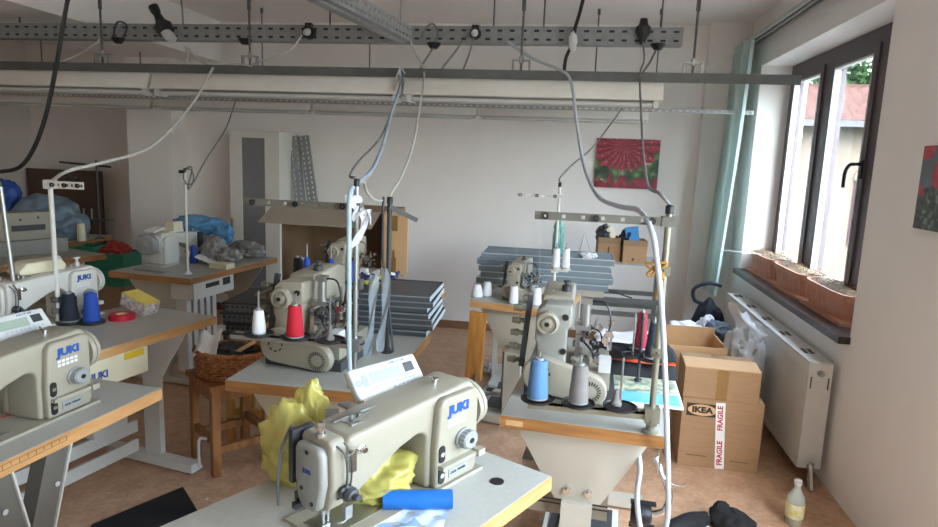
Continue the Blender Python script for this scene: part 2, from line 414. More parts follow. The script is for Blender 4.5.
# ------------------------------------------------------------------ curtain, curtain rail, posters, radiator
ct = thing('curtain', 'teal curtain gathered at the far end of the window', 'curtain', (1.25, 5.4, 0))
def cfun(u, v):
    z = 2.50-1.92*v; y = -.26+.52*u+.03*v; w = .035*sin(u*pi*9)+.012*sin(u*31+v*3)
    return V((-.035-.085*v*(1-.6*u)+w*(.7+.5*v), y-.02*v, z))
g = G(); g.sheet(cfun, 72, 14, .003); obj('fabric', g, CURT, ct)
for i in range(8):
    g = G(); g.lathe([(.012, -.002), (.016, 0), (.012, .002)], (-.035, -.19+i*.055, 2.505), (0, 1, 0), 10); obj('hook', g, WHP, ct)
cr = thing('curtain_rail', 'white double track curtain rail running along the top of right wall', 'curtain rail', (1.29, 0, 2.515))
g = G(); g.box(-.045, .045, 0.4, 5.62, .012, .022); g.box(-.045, -.035, .4, 5.62, -.005, .012); g.box(.035, .045, .4, 5.62, -.005, .012); g.box(-.006, .006, .4, 5.62, -.005, .012); obj('track', g, WHP, cr)
g = G(); g.box(-.032, -.008, .42, 5.6, .004, .0118); g.box(.008, .032, .42, 5.6, .004, .0118); obj('slot', g, BLK, cr)
for y in (1.2, 2.4, 3.6, 4.8):
    g = G(); g.box(-.01, .056, y-.012, y+.012, .0225, .035); obj('bracket', g, WHP, cr)

def canvas(nm, label, cols, fn, M4, w, h):
    pass
def picture_mat(name, build):
    M = bpy.data.materials.new(name); M.use_nodes = True; n = M.node_tree.nodes; l = M.node_tree.links
    b = n['Principled BSDF']; b.inputs['Roughness'].default_value = .35
    tc = n.new('ShaderNodeTexCoord'); build(n, l, tc.outputs['Object'], b); return M
def math_(n, l, op, a, b=None, c=None):
    k = n.new('ShaderNodeMath'); k.operation = op
    for i, x in enumerate((a, b, c)):
        if x is None: continue
        if isinstance(x, (int, float)): k.inputs[i].default_value = x
        else: l.new(x, k.inputs[i])
    return k.outputs[0]
def ramp_(n, l, f, stops):
    r = n.new('ShaderNodeValToRGB'); e = r.color_ramp.elements
    while len(e) < len(stops): e.new(.5)
    for i, (p, c) in enumerate(stops): e[i].position = p; e[i].color = (*lin(c), 1)
    l.new(f, r.inputs['Fac']); return r.outputs['Color']
def mix_(n, l, f, a, b):
    m_ = n.new('ShaderNodeMixRGB'); l.new(f, m_.inputs[0]); l.new(a, m_.inputs[1]); l.new(b, m_.inputs[2]); return m_.outputs[0]
def noise_(n, l, v, s, d=3):
    k = n.new('ShaderNodeTexNoise'); k.inputs['Scale'].default_value = s; k.inputs['Detail'].default_value = d; l.new(v, k.inputs['Vector']); return k.outputs['Fac']
def gerbera(n, l, v, b):      # object x: -.26..+.26, z: -.2..+.2
    sx = n.new('ShaderNodeSeparateXYZ'); l.new(v, sx.inputs[0]); x, z = sx.outputs['X'], sx.outputs['Z']
    bg = ramp_(n, l, noise_(n, l, v, 9, 2), [(.36, '#16301c'), (.52, '#2f5a34'), (.62, '#6c8a56'), (.74, '#b9c4b0')])
    dx = math_(n, l, 'ADD', x, .03); dz = math_(n, l, 'SUBTRACT', z, .15)
    ang = math_(n, l, 'ARCTAN2', dz, dx); rad = math_(n, l, 'SQRT', math_(n, l, 'ADD', math_(n, l, 'MULTIPLY', dx, dx), math_(n, l, 'MULTIPLY', math_(n, l, 'MULTIPLY', dz, dz), 2.0)))
    pet = math_(n, l, 'ABSOLUTE', math_(n, l, 'SINE', math_(n, l, 'MULTIPLY', math_(n, l, 'ADD', ang, math_(n, l, 'MULTIPLY', noise_(n, l, v, 10), .5)), 11)))
    edge = math_(n, l, 'ADD', .19, math_(n, l, 'MULTIPLY', pet, .055))
    edge = math_(n, l, 'ADD', edge, math_(n, l, 'MULTIPLY', noise_(n, l, v, 16), .14))
    ins = math_(n, l, 'GREATER_THAN', edge, rad)
    sh = math_(n, l, 'ADD', math_(n, l, 'MULTIPLY', pet, .5), math_(n, l, 'MULTIPLY', noise_(n, l, v, 60), .6))
    fl = ramp_(n, l, sh, [(.2, '#3a0812'), (.5, '#7c1226'), (.78, '#a01c3c'), (.98, '#d78a9a')])
    rf = math_(n, l, 'GREATER_THAN', math_(n, l, 'ADD', -.125, math_(n, l, 'MULTIPLY', math_(n, l, 'SUBTRACT', noise_(n, l, v, 14), .5), .25)), z)
    red2 = ramp_(n, l, noise_(n, l, v, 20), [(.3, '#5c0f1e'), (.7, '#a81f3c')])
    l.new(mix_(n, l, ins, mix_(n, l, rf, bg, red2), fl), b.inputs['Base Color'])
a = P(597, 138, y=YB-.012); c_ = P(656.5, 189.5, y=YB-.012)
fx, fz, fw_, fh_ = (a.x+c_.x)/2, (a.z+c_.z)/2, c_.x-a.x, a.z-c_.z
g = G(); g.box(-fw_/2, fw_/2, -.012, .010, -fh_/2, fh_/2, .002)
one('flower_picture', g, picture_mat('gerbera_print', gerbera), 'frameless print of a red gerbera flower on back wall', 'picture', (fx, YB-.011, fz))
def tulip(n, l, v, b):        # object y: -.3..+.05 (towards the room front), z
    sx = n.new('ShaderNodeSeparateXYZ'); l.new(v, sx.inputs[0]); z = sx.outputs['Z']
    sky = ramp_(n, l, noise_(n, l, v, 5, 1), [(.3, '#4b545c'), (.7, '#69727a')])
    gr = ramp_(n, l, noise_(n, l, v, 40, 4), [(.35, '#1f2a22'), (.55, '#3e4a3c'), (.7, '#8b9490')])
    zz = math_(n, l, 'ADD', z, math_(n, l, 'MULTIPLY', math_(n, l, 'SUBTRACT', noise_(n, l, v, 12), .5), .12))
    lo = math_(n, l, 'LESS_THAN', zz, -.0)
    vo = n.new('ShaderNodeTexVoronoi'); vo.inputs['Scale'].default_value = 7; l.new(v, vo.inputs['Vector'])
    blob = math_(n, l, 'LESS_THAN', vo.outputs['Distance'], .5)
    band = math_(n, l, 'MULTIPLY', blob, math_(n, l, 'GREATER_THAN', z, -.03))
    redc = ramp_(n, l, noise_(n, l, v, 30), [(.3, '#8a2436'), (.7, '#c44552')])
    l.new(mix_(n, l, band, mix_(n, l, lo, sky, gr), redc), b.inputs['Base Color'])
pt = P(927, 146, x=XR-.01); pb = P(916, 228, x=XR-.01)
g = G(); g.box(-.008, .009, -.42, 0, -(pt.z-pb.z)/2, (pt.z-pb.z)/2, .002)
one('tulip_picture', g, picture_mat('tulip_print', tulip), 'print of red tulips hung on the right wall', 'picture', (XR-.010, pt.y, (pt.z+pb.z)/2))

rad = thing('radiator', 'white panel radiator under the window', 'radiator', (1.2, 3.27, 0))
RL, RZ0, RZ1, RD = 1.76, .09, .635, .11
g = G(); prof = []
n = 52
for i in range(n*4+1):
    y = .015+(RL-.03)*i/(n*4); k = i % 4; d = .006 if k in (1, 2) else 0
    prof.append((d, y))
poly = [(p[0], p[1]) for p in prof] + [(.03, RL-.015), (.03, .015)]
g.prism(poly, RZ0+.03, RZ1-.045, 'z'); g.box(-.002, .03, .012, RL-.012, RZ0, RZ0+.032, .006); g.box(-.002, .03, .012, RL-.012, RZ1-.047, RZ1-.006, .006)
obj('front_panel', g, WHMET, rad)
g = G(); g.box(RD-.03, RD, .015, RL-.015, RZ0, RZ1-.01, .006); obj('rear_panel', g, WHMET, rad)
for y in (0, RL-.012):
    g = G(); g.box(0, RD, y, y+.012, RZ0, RZ1, .003); sp = obj('side_cover', g, WHMET, rad)
    if y == 0:
        g = G(); g.cyl((RD*.5, -.012, RZ1-.05), (RD*.5, .004, RZ1-.05), .016); g.cyl((RD*.5, -.02, RZ1-.05), (RD*.5, -.01, RZ1-.05), .008); obj('vent_plug', g, STEEL, sp)
        for xx in (.012, RD-.018):
            g = G(); g.box(xx, xx+.006, -.001, .0, RZ1-.13, RZ1-.07); obj('slot', g, BLK, sp)
g = G(); g.box(0, RD, 0.012, RL-.012, RZ1-.004, RZ1+.004, .002); gr_ = obj('top_grille', g, WHMET, rad)
for i in range(5):
    y = .16+i*.36
    for k in range(2): g = G(); g.box(.03+.03*k, .05+.03*k, y, y+.09, RZ1+.0041, RZ1+.0048); obj('grille_slot', g, mat('slot_dark', '#4b4742', .8), gr_)  # dark strips laid on the grille top as its slots
g = G(); g.cyl((.055, -.035, .10), (.055, .02, .10), .014); g.cyl((.055, -.03, .04), (.055, -.03, .13), .012); g.tube([(.055, -.03, .0), (.055, -.03, .06)], .008); obj('valve', g, STEEL, rad)
g = G(); g.tube(spl([(.06, -.05, .005), (.05, -.08, .03), (.05, -.03, .13)]), .007); obj('pipe', g, WHMET, rad)
for y in (.3, 1.4):
    g = G(); g.box(RD, XR-1.2-.001, y, y+.04, .2, .5); obj('wall_bracket', g, WHMET, rad)

# window boxes with dry soil
def planter(nm, label, y0, L, seed, twig=False):
    rnd = random.Random(seed)
    t = thing(nm, label, 'planter', (XR+.13, y0, WZ0), 0, 'terracotta window boxes on the sill')
    W, H = .19, .155
    g = G()
    N = 48
    def ring(z, inset, rib):
        pts = []; hw, hl = W/2-inset, L/2-inset; per = []
        for i in range(N):
            a = 2*pi*i/N; c, s = cos(a), sin(a); k = (abs(c)**5+abs(s)**5)**(-1/5)
            r = 1-(rib if i % 2 else 0); pts.append((hw*c*k*r, L/2+hl*s*k*(1-(rib*.4 if i % 2 else 0)), z))
        return pts
    rings = [ring(0, .03, .0), ring(.005, .026, .09), ring(.118, .008, .09), ring(.122, 0, 0), ring(H, -.002, 0), ring(H, .010, 0), ring(.1, .018, 0)]
    vs = [p for k in rings for p in k]; fs = [tuple(range(N-1, -1, -1))]
    for a in range(len(rings)-1):
        for i in range(N): fs.append((a*N+i, a*N+(i+1) % N, (a+1)*N+(i+1) % N, (a+1)*N+i))
    g.faces(vs, fs); g.flat = True; obj('trough', g, TERRA, t)
    g = G(); g.box(-W/2-.002, W/2+.002, -.005, L+.005, 0, .018, .006); obj('saucer', g, TERRA, t)
    g = G(); g.sheet(lambda u, v: V(((u-.5)*(W-.03), .016+v*(L-.032), H-.014+.02*sin(u*pi)+.006*rnd.random())), 12, 34); obj('soil', g, SOIL, t)
    g = G()
    for i in range(70):
        x = (rnd.random()-.5)*(W-.05); y = .03+rnd.random()*(L-.06); a = rnd.random()*6.3; h = .012+.03*rnd.random()**2
        g.tube([(x, y, H-.012), (x+cos(a)*h*.5, y+sin(a)*h*.5, H+h*.5), (x+cos(a)*h*1.2, y+sin(a)*h*1.2, H+h)], .0014, 4)
    obj('dry_stalks', g, PLANT, t)['kind'] = 'stuff'
    if twig:
        g = G(); g.tube(spl([(-.02, .15, H-.01), (-.018, .152, H+.15), (-.025, .148, H+.33)]), .0035, 6); g.tube([(-.018, .152, H+.2), (-.0, .14, H+.25)], .002, 5); obj('bare_stem', g, PLANT, t)
        g = G()
        for k in range(7):
            a = k*.9; c = V((.01+.012*cos(a), .10+.014*sin(a), H+.02+.006*k)); u = V((cos(a), sin(a), .5))*.018; w = u.orthogonal().normalized()*.008
            g.faces([c, c+u*.5+w, c+u, c+u*.5-w], [(0, 1, 2, 3)])
        obj('leaves', g, LEAF, t)
        g = G(); g.tube([(-.03, .30, H), (-.36, .34, H+.012)], .003, 6); obj('stick', g, WHP, t)
    return t
planter('window_box', 'nearest terracotta window box, full of dry soil, on the sill', 3.44, .60, 1)
planter('window_box', 'middle terracotta window box between two others on sill', 4.08, .58, 2)
planter('window_box', 'farthest terracotta window box with a bare upright stem', 4.70, .56, 3, True)

# ------------------------------------------------------------------ overhead rails, trays, lamps
TY, TZ = 3.84, 2.22
def u_tray(g, L):
    g.plate(L, .096, 2, .07, .028, .013); K = g.M.copy()
    g.M = K @ Matrix.Rotation(R(90), 4, 'X'); g.M = K @ Matrix(((1, 0, 0, 0), (0, 0, 1, 0), (0, -1, 0, 0), (0, 0, 0, 1)))
    g.M = K
    g.box(0, L, .002, .075, 0, .003); g.box(0, L, .072, .075, .0031, .094)
x0, x1 = P(0, 30, y=TY).x-.4, P(683, 37, y=TY).x
ta = thing('cable_tray', 'long dark perforated cable tray hung across the room', 'cable tray', (x0, TY, TZ))
g = G(); u_tray(g, x1-x0); obj('channel', g, GALVD, ta)
g = G(); g.box(.01, x1-x0-.01, .006, .055, .004, .088, .004); obj('shade_liner', g, BLK, ta)  # black liner added so the tray slots look shaded inside
for px in (21, 330, 493, 543, 660):
    X = P(px, 40, y=TY+.04).x-x0
    g = G(); g.cyl((X, .04, .004), (X, .04, ZC-TZ-.001), .005, n=8); g.cyl((X, .04, ZC-TZ-.03), (X, .04, ZC-TZ-.001), .012, n=8); obj('hanger_rod', g, DKRAIL, ta)
pA = P(412, 42, z=TZ); pB = P(324, -10, z=TZ+.03); d = pB-pA; Lb = d.length*1.4
tb = thing('cable_tray', 'bright perforated cable tray running towards viewer from the long tray', 'cable tray', (pA.x, TY-.035, TZ), math.atan2(d.y, d.x))
g = G(); g.plate(Lb, .085, 2, .05, .026, .012); g.box(0, Lb, -.11, -.002, 0, .003); g.box(0, Lb, -.11, -.107, 0, .085); g.box(0, Lb, -.075, -.035, -.012, -.001, .002); obj('channel', g, GALV, tb)
for X in (.05, Lb*.6):
    g = G(); g.cyl((X, -.05, .003), (X, -.05, ZC-TZ-.001), .005, n=8); obj('hanger_rod', g, STEEL, tb)

RY, RZ = 3.67, 2.003
def zat(px, py, y): return P(px, py, y=y).z
ra = thing('lamp_rail', 'dark steel rail carrying the nearest row of lamps, ending by the window', 'rail', (0, RY, RZ))
rx0, rx1 = -4.2, P(800, 80, y=RY).x
g = G(); g.box(rx0, rx1, -.02, .02, .0, .045, .004); g.box(rx0, rx1, -.022, -.018, -.006, 0); obj('channel', g, DKRAIL, ra)
for px in (103, 250, 521, 693):
    X = P(px, 68, y=RY).x
    g = G(); g.cyl((X, 0, .045), (X, 0, ZC-RZ-.001), .0065, n=8); g.cyl((X, 0, .36), (X, 0, ZC-RZ-.001), .011, n=8); obj('hanger_rod', g, DKRAIL, ra)
    g = G()
    for s in (-.045, .045): g.box(X+s-.005, X+s+.005, -.012, .012, .045, .10, .001)
    g.box(X-.05, X+.05, -.012, .012, .095, .103); g.cyl((X, 0, .085), (X, 0, .12), .014, n=6); obj('clamp', g, STEEL, ra)
rb = thing('lamp_rail', 'thin galvanised rail carrying the far row of lamps near back wall', 'rail', (0, 5.2, 1.965))
g = G(); g.plate(7.6, .03, 1, .05, .02, .008); 
for v in g.bm.verts: v.co.x -= 6.3
g.box(-6.3, 1.305, 0, .03, .028, .032); obj('channel', g, GALV, rb)
for px in (40, 139, 262, 370, 598, 660):
    X = P(px, 30, y=5.215).x
    g = G(); g.cyl((X, .015, .03), (X, .015, ZC-1.965-.001), .005, n=8); g.cyl((X, .015, ZC-1.965-.04), (X, .015, ZC-1.965-.001), .011, n=8); obj('hanger_rod', g, DKRAIL, rb)

def trough_lamp(x0, x1, y, z, lab, grp, rear=False):
    t = thing('strip_light', lab, 'light', (x0, y, z), 0, grp); L = x1-x0
    g = G(); s = .86 if not rear else .55
    g.prism([(-.085*s, -.11*s), (.085*s, -.11*s), (.045*s, 0), (-.045*s, 0)], 0, L, 'x', .004)
    for v in g.bm.verts: pass
    obj('housing', g, WHMET, t)
    g = G(); g.box(0.01, L-.01, -.012*s, .012*s, -.125*s, -.1101*s); obj('lamp_strip', g, GRP, t)
    for yy in (-.03, .03):
        g = G(); g.cyl((.05, yy*s*1.3, -.135*s), (L-.05, yy*s*1.3, -.135*s), .013, n=12); obj('tube', g, WHP, t)
    for xx in (0.02, L-.045):
        g = G(); g.box(xx, xx+.025, -.06*s, .06*s, -.155*s, -.1101*s, .003); obj('lamp_holder', g, WHP, t)
    return t
edges = [P(px, 90, y=RY).x for px in (-60, 152, 403, 665)]
labs = ['leftmost of the near white strip lights under dark rail', 'middle near white strip light under the dark rail', 'right near white strip light, ending left of the window']
for i in range(3): trough_lamp(edges[i]+.01, edges[i+1]-.01, RY+.03, RZ-.006, labs[i], 'near strip lights')
fe = [P(px, 110, y=5.2).x for px in (-10, 153, 312, 478, 650)]
fl = ['leftmost far white strip light under galvanised rail', 'second far strip light from the left under galvanised rail', 'third far strip light from the left, above the cardboard carton', 'rightmost far strip light, above the flower picture']
for i in range(4): trough_lamp(fe[i]+.01, fe[i+1]-.01, 5.215, 1.964, fl[i], 'far strip lights', True)

def socket(px, py, y, lab, kind, r=.045):
    y = min(y*.854, TY-.035); r *= .88
    p = P(px, py, y=y)
    t = thing('plug_socket', lab, 'socket', p)
    g = G()
    if kind == 'round':
        g.lathe([(0, 0), (r, 0), (r*1.02, .025), (r*.85, .04), (r*.6, .04), (r*.55, .02), (0, .02)], (0, .03, 0), (0, -1, 0), 18); g.box(-.02, .02, .0, .03, r*.6, r*1.35, .005); obj('housing', g, BLK, t)
        g = G(); g.lathe([(0, 0), (.022, 0), (.018, .035), (.006, .05), (0, .05)], (0, .0, 0), (0, -1, -.25), 12); obj('plug', g, WHP, t)
    elif kind == 'plug':
        g.lathe([(0, -.06), (.012, -.06), (.022, -.03), (.04, .0), (.04, .03), (.025, .045), (.02, .075), (0, .075)], (0, 0, 0), (0, 0, 1), 14); obj('housing', g, BLK, t)
    elif kind == 'half':
        g.lathe([(0, -.035), (.02, -.033), (.038, -.012), (.042, 0), (0, 0)], (0, 0, 0), (0, 0, 1), 14); obj('housing', g, BLK, t)
    else:
        g.M = Matrix.Rotation(R(-28), 4, 'Y')
        g.lathe([(0, -.02), (.05, -.02), (.055, .03), (.03, .06), (.022, .10), (.03, .13), (.03, .16), (0, .17)], (0, 0, 0), (0, 0, 1), 14); obj('housing', g, BLK, t)
        g = G(); g.lathe([(0, -.06), (.025, -.06), (.035, -.02), (.03, .02), (0, .02)], (.05, -.02, -.05), (1, 0, -1), 12); obj('plug', g, WHP, t)
    return t
socket(165, 30, 4.46, 'black three way plug hanging on left part of cable tray', 'big')
socket(308, 32, 4.47, 'round black socket with white plug, left of the bright tray', 'round')
socket(475, 33, 4.47, 'round black socket with white plug, right of the bright tray', 'round', .038)
socket(643, 33, 4.46, 'upright black plug near the right end of cable tray', 'plug')
socket(658, 44, 4.47, 'small black socket under right end of cable tray', 'half')
socket(245, 39, 4.47, 'small black socket under the tray beside a hanger rod', 'half')
socket(434, 43, 4.47, 'small black socket under the tray right of bright tray', 'half')
socket(118, 38, 4.47, 'small black socket under left end of cable tray', 'half')

def cable(nm, lab, pts, r, M, n=7, group=None, sub=7):
    w = [P(*p[:2], y=p[2]*.854 if 4.19 < p[2] < 4.51 else p[2]) if not isinstance(p, Vector) else p for p in pts]
    o = w[0]; g = G(); g.tube(spl([k-o for k in w], sub), r, n)
    return one(nm, g, M, lab, 'cable' if 'hose' not in nm else 'hose', o, 0, group)
# ------------------------------------------------------------------ sewing tables
TZT = .75
def sewing_table(nm, label, loc, rz, L, W, top=LAM, edge=EDGE, paint=STAND, ends='both', group='industrial sewing tables', inset=.12, gus=True, gx=.0, frontbox=None):
    """origin on the floor under the table centre; long side along x, operator side -y"""
    t = thing(nm, label, 'table', loc, rz, group)
    g = G(); g.box(-L/2+.002, L/2-.002, -W/2+.002, W/2-.002, TZT-.038, TZT, .003); obj('tabletop', g, top, t)
    g = G()
    for a in ((-L/2, L/2, -W/2, -W/2+.002), (-L/2, L/2, W/2-.002, W/2), (-L/2, -L/2+.002, -W/2+.002, W/2-.002), (L/2-.002, L/2, -W/2+.002, W/2-.002)): g.box(*a, TZT-.04, TZT-.0015)
    obj('edge_band', g, edge, t, 'beech edge band' if edge is EDGE else 'brown edge band')
    for sx in ((-1, 1) if ends == 'both' else (ends,)):
        x = sx*(L/2-inset)
        g = G(); g.prism([(-W*.42, TZT-.0385), (-W*.42, TZT-.065), (-.075, .45), (.075, .45), (W*.42, TZT-.065), (W*.42, TZT-.0385)], x-.004, x+.004, 'x', .001)
        for s in (-1, 1): g.box(x-.02, x+.02, s*W*.40-.02, s*W*.40+.02, TZT-.0445, TZT-.0385)
        lg = obj('leg', g, paint, t)
        g = G(); g.box(x-.032 if sx < 0 else x+.004, x-.004 if sx < 0 else x+.032, -.05, .05, .05, .452, .004); obj('column', g, paint, lg)
        g = G(); g.box(x-.03, x+.03, -W*.5, W*.5, .012, .055, .006); obj('foot', g, paint, lg)
        for s in (-1, 1):
            g = G(); g.cyl((x, s*W*.44, 0), (x, s*W*.44, .013), .022, n=12); obj('rubber_foot', g, BLK, lg)
        for yy in (-.035, .035):
            g = G(); e = x-.0045 if sx < 0 else x+.0045; k = -1 if sx < 0 else 1
            g.cyl((e, yy, .485), (e+k*.008, yy, .485), .014, n=6); g.cyl((e+k*.008, yy, .485), (e+k*.016, yy, .485), .009, n=10); obj('bolt', g, CHROME, lg)
    a, b = -(L/2-inset)+.03, (L/2-inset)-.03
    for z in (.10, .20):
        g = G(); g.box(a, b, .055, .070, z-.03, z+.03, .003); obj('crossbar', g, paint, t)
    return t

def control_box(parent, x, y, z, lab='control box', txt=True):
    g = G(); g.box(x-.13, x+.13, y-.11, y+.11, z-.10, z, .012); b = obj('control_box', g, CRP, parent)
    return b

# ------------------------------------------------------------------ lockstitch machine
def arc(cx, cz, r, a0, a1, n=6): return [(cx+r*cos(R(a0+(a1-a0)*i/n)), cz+r*sin(R(a0+(a1-a0)*i/n))) for i in range(n+1)]
def lockstitch(nm, label, loc, rz, body=CREAM, panel=True, logo=True, group='lockstitch sewing machines', detail=True, face=GREYEN):
    t = thing(nm, label, 'sewing machine', loc, rz, group)
    g = G(); g.box(-.075, .40, -.080, .085, .0, .010, .003); obj('bed', g, body, t)
    g = G(); g.box(-.06, .13, -.045, .04, .0102, .0115); g.cyl((0, 0, .0115), (0, 0, .0135), .022, n=18); obj('needle_plate', g, STEEL, t)
    # arm and pillar in one casting
    out = [(.215, .010), (.372, .010), (.384, .03)] + arc(.354, .262, .03, 0, 85, 5) + [(-.015, .262), (-.02, .250), (-.02, .098), (.0, .098), (.05, .128), (.13, .172), (.18, .188)] + arc(.185, .158, .03, 80, 0, 5) + [(.215, .09)]
    g = G(); g.prism(out, -.056, .062, 'y', .014, 3); g.prism([(.226, .012), (.368, .012), (.376, .03)] + arc(.354, .255, .022, 0, 90, 4) + [(.25, .277), (.236, .26), (.226, .13)], -.078, -.05, 'y', .009, 3)
    g.prism([(.215, .012), (.372, .012), (.376, .03), (.376, .24), (.35, .262), (.25, .262), (.222, .2)], .05, .085, 'y', .012, 3)
    obj('arm', g, body, t)
    # head with face plate
    g = G(); pf = [(-.040, .262), (-.052, .245), (-.056, .15), (-.046, .085), (-.022, .066), (.022, .066), (.044, .085), (.054, .15), (.052, .25), (.042, .264)]
    g.prism(pf, -.058, -.0185, 'x', .008, 3); hd = obj('head', g, body, t)
    g = G(); pf2 = [(-.034, .245), (-.044, .225), (-.046, .15), (-.034, .085), (-.016, .074), (.016, .074), (.034, .09), (.044, .15), (.044, .23), (.034, .246)]
    g.prism(pf2, -.080, -.0575, 'x', .012, 3); fp = obj('face_plate', g, face, hd)
    for y, z in ((0.0, .228), (.018, .128), (-.016, .098)):
        g = G(); g.cyl((-.0815, y, z), (-.0795, y, z), .0055, n=12); obj('screw', g, BLK, fp)
    if logo: text('logo', 'JUKI', .014, frame((-.0812, 0, .178), (0, -1, 0), (0, 0, 1)), LOGO, fp, .0006)
    g = G(); g.lathe([(0, 0), (.010, 0), (.010, .012), (.007, .014), (.007, .022), (.011, .024), (.011, .034), (.006, .040), (0, .040)], (-.05, -.006, .258), n=16); obj('presser_screw', g, CHROME, hd)
    g = G(); g.box(-.075, -.02, .056, .070, .12, .262, .008); obj('rear_lever_cover', g, DKG, hd)
    g = G(); g.cyl((-.04, 0, .012), (-.04, 0, .07), .0045, n=10); g.cyl((-.028, 0, .02), (-.028, 0, .07), .004, n=10); g.box(-.052, -.03, -.012, .008, .0118, .02, .002); g.cyl((-.04, 0, .045), (-.04, 0, .062), .008, n=10); obj('needle_bar', g, STEEL, hd)
    g = G(); g.lathe([(0, 0), (.011, 0), (.018, .006), (.018, .012), (.012, .016), (.012, .02), (.018, .024), (.014, .034), (.008, .036), (.008, .05), (0, .05)], (-.03, -.054, .128), (0, -1, 0), 16); obj('tension_knob', g, DKG, hd)
    g = G(); g.lathe([(0, 0), (.012, 0), (.012, .006), (.007, .008), (.007, .018), (0, .018)], (.012, -.055, .222), (0, -1, 0), 14); g.box(-.015, -.002, -.062, -.054, .17, .23, .002); g.tube([(-.008, -.06, .235), (-.02, -.075, .235), (-.03, -.07, .225), (-.03, -.06, .215)], .0025, 6); obj('thread_guide', g, CHROME, hd)
    g = G(); g.tube(spl([(-.045, -.05, .25), (-.035, -.068, .22), (-.034, -.068, .15), (-.045, -.055, .11)]), .0022, 6); g.tube(spl([(-.03, -.055, .255), (-.022, -.068, .22), (-.022, -.068, .15), (-.03, -.056, .10)]), .0022, 6); obj('take_up_guard', g, DKG, hd)
    g = G(); g.box(-.06, -.02, .062, .072, .06, .085, .004); g.tube([(-.05, .066, .07), (-.06, .066, .16), (-.055, .066, .2)], .004, 6); g.box(-.075, -.03, .045, .06, .05, .066, .005); obj('presser_lever', g, DKG, hd)
    g = G(); g.box(-.03, -.012, -.062, -.05, .05, .085, .005); obj('wiper', g, STEEL, hd)
    # hand wheel
    g = G(); g.lathe([(0, 0), (.078, 0), (.080, .006), (.078, .014), (.070, .016), (.070, .020), (.074, .022), (.073, .034), (.060, .044), (.03, .048), (0, .048)], (.385, .0, .195), (1, 0, 0), 32); obj('hand_wheel', g, body, t)
    # front of the pillar
    g = G(); g.lathe([(0, 0), (.030, 0), (.030, .006), (.026, .008), (.026, .026), (.022, .030), (0, .030)], (.318, -.078, .138), (0, -1, 0), 24)
    for k in range(16): a = k*pi/8; g.box(.318+.0262*cos(a)-.0015, .318+.0262*cos(a)+.0015, -.104, -.087, .138+.0262*sin(a)-.0015, .138+.0262*sin(a)+.0015)
    obj('stitch_dial', g, GRP, t); g = G(); g.cyl((.318, -.1095, .138), (.318, -.108, .138), .008, n=14); obj('dial_cap', g, BLK, t.children[-1] if False else [c for c in t.children if c.name.startswith('stitch_dial')][0])
    g = G(); g.box(.232, .374, -.095, -.079, .072, .084, .005); g.box(.355, .38, -.102, -.08, .068, .088, .006); obj('reverse_lever', g, body, t)
    for z in (.115, .05):
        g = G(); g.prism(arc(.243, z+.016, .010, 0, 180, 6)+arc(.243, z-.016, .010, 180, 360, 6), -.0805, -.0775, 'y'); w_ = obj('oil_window', g, BLK, t)
        g = G(); g.cyl((.243, -.0825, z), (.243, -.0803, z), .007, n=12); obj('window_stud', g, CHROME, w_)
    g = G(); g.box(.27, .335, -.0793, -.0775, .03, .056, .001); pl_ = obj('data_plate', g, GRP, t)
    text('plate_text', 'DDL-9000B', .011, frame((.3025, -.0797, .043), (1, 0, 0), (0, 0, 1)), INK, pl_)
    if logo:
        text('logo', 'JUKI', .037, frame((.300, -.0785, .236), (1, 0, 0), (0, 0, 1)), LOGO, t, .0022, .0006, 1.05)
    g = G()
    for j, (zz, nn) in enumerate(((.206, 5), (.192, 5))):
        for k in range(nn): g.box(.262+k*.014, .272+k*.014, -.0788, -.0776, zz-.005, zz+.004)
    obj('marking', g, mat('white_marking', '#d8d9da', .5, var=.02), t)
    if detail:
        g = G(); g.box(.02, .075, -.02, .02, .2621, .268, .002); g.cyl((.035, 0, .268), (.035, 0, .285), .005, n=8); g.cyl((.06, .005, .268), (.06, .005, .280), .007, n=8); g.tube([(.03, -.01, .27), (.05, -.02, .285), (.09, 0, .272)], .003, 6); g.bar((.0, .02, .27), (.12, .025, .272), .008, .004); obj('bobbin_winder', g, STEEL, t)
        g = G(); g.lathe([(0, 0), (.013, 0), (.013, .004), (.006, .006), (.006, .016), (.010, .017), (.010, .021), (0, .022)], (.30, .005, .2805), n=12); g.tube([(.3, .005, .295), (.285, .0, .305), (.278, -.004, .318)], .003, 6); obj('thread_retainer', g, CHROME, t)
    if panel:
        pm = Matrix.Translation((.245, .108, .292)) @ Matrix.Diagonal((.84,.86,.92,1)) @ Matrix.Rotation(R(-2), 4, 'Z') @ Matrix.Rotation(R(-32), 4, 'X')
        g = G(); g.M = pm; g.prism([(-.128, -.05), (.128, -.05), (.122, .055), (-.134, .055)], -.001, .03, 'y', .008, 3); pn = obj('control_panel', g, WHP, t, 'white control panel with display')
        g = G(); g.M = pm; g.box(-.125, .125, -.012, .03, -.064, -.046, .006); obj('panel_base', g, CRP, pn)
        g = G(); g.M = pm; g.box(-.068, .048, -.0022, 0, -.006, .030, .001); obj('display', g, LCD, pn)
        g = G(); g.M = pm; g.box(.062, .100, -.0022, 0, .0, .032, .001); sc_ = obj('display', g, DKG, pn)
        g = G(); g.M = pm; g.box(-.1, -.078, -.0018, 0, -.012, .028); obj('sticker', g, mat('lilac_sticker', '#8f95c4', .5), pn)
        g = G(); g.M = pm; g.cyl((-.113, 0, .006), (-.113, -.0022, .006), .012, n=18); obj('button', g, mat('lilac_sticker', '#8f95c4', .5), pn)
        for j in range(2):
            for k in range(9):
                g = G(); g.M = pm; x = -.04+k*.0165; z = -.017-j*.017
                if k < 3 and j == 1: continue
                g.cyl((x, 0, z), (x, -.003, z), .0055, n=10); obj('button', g, BTN, pn)
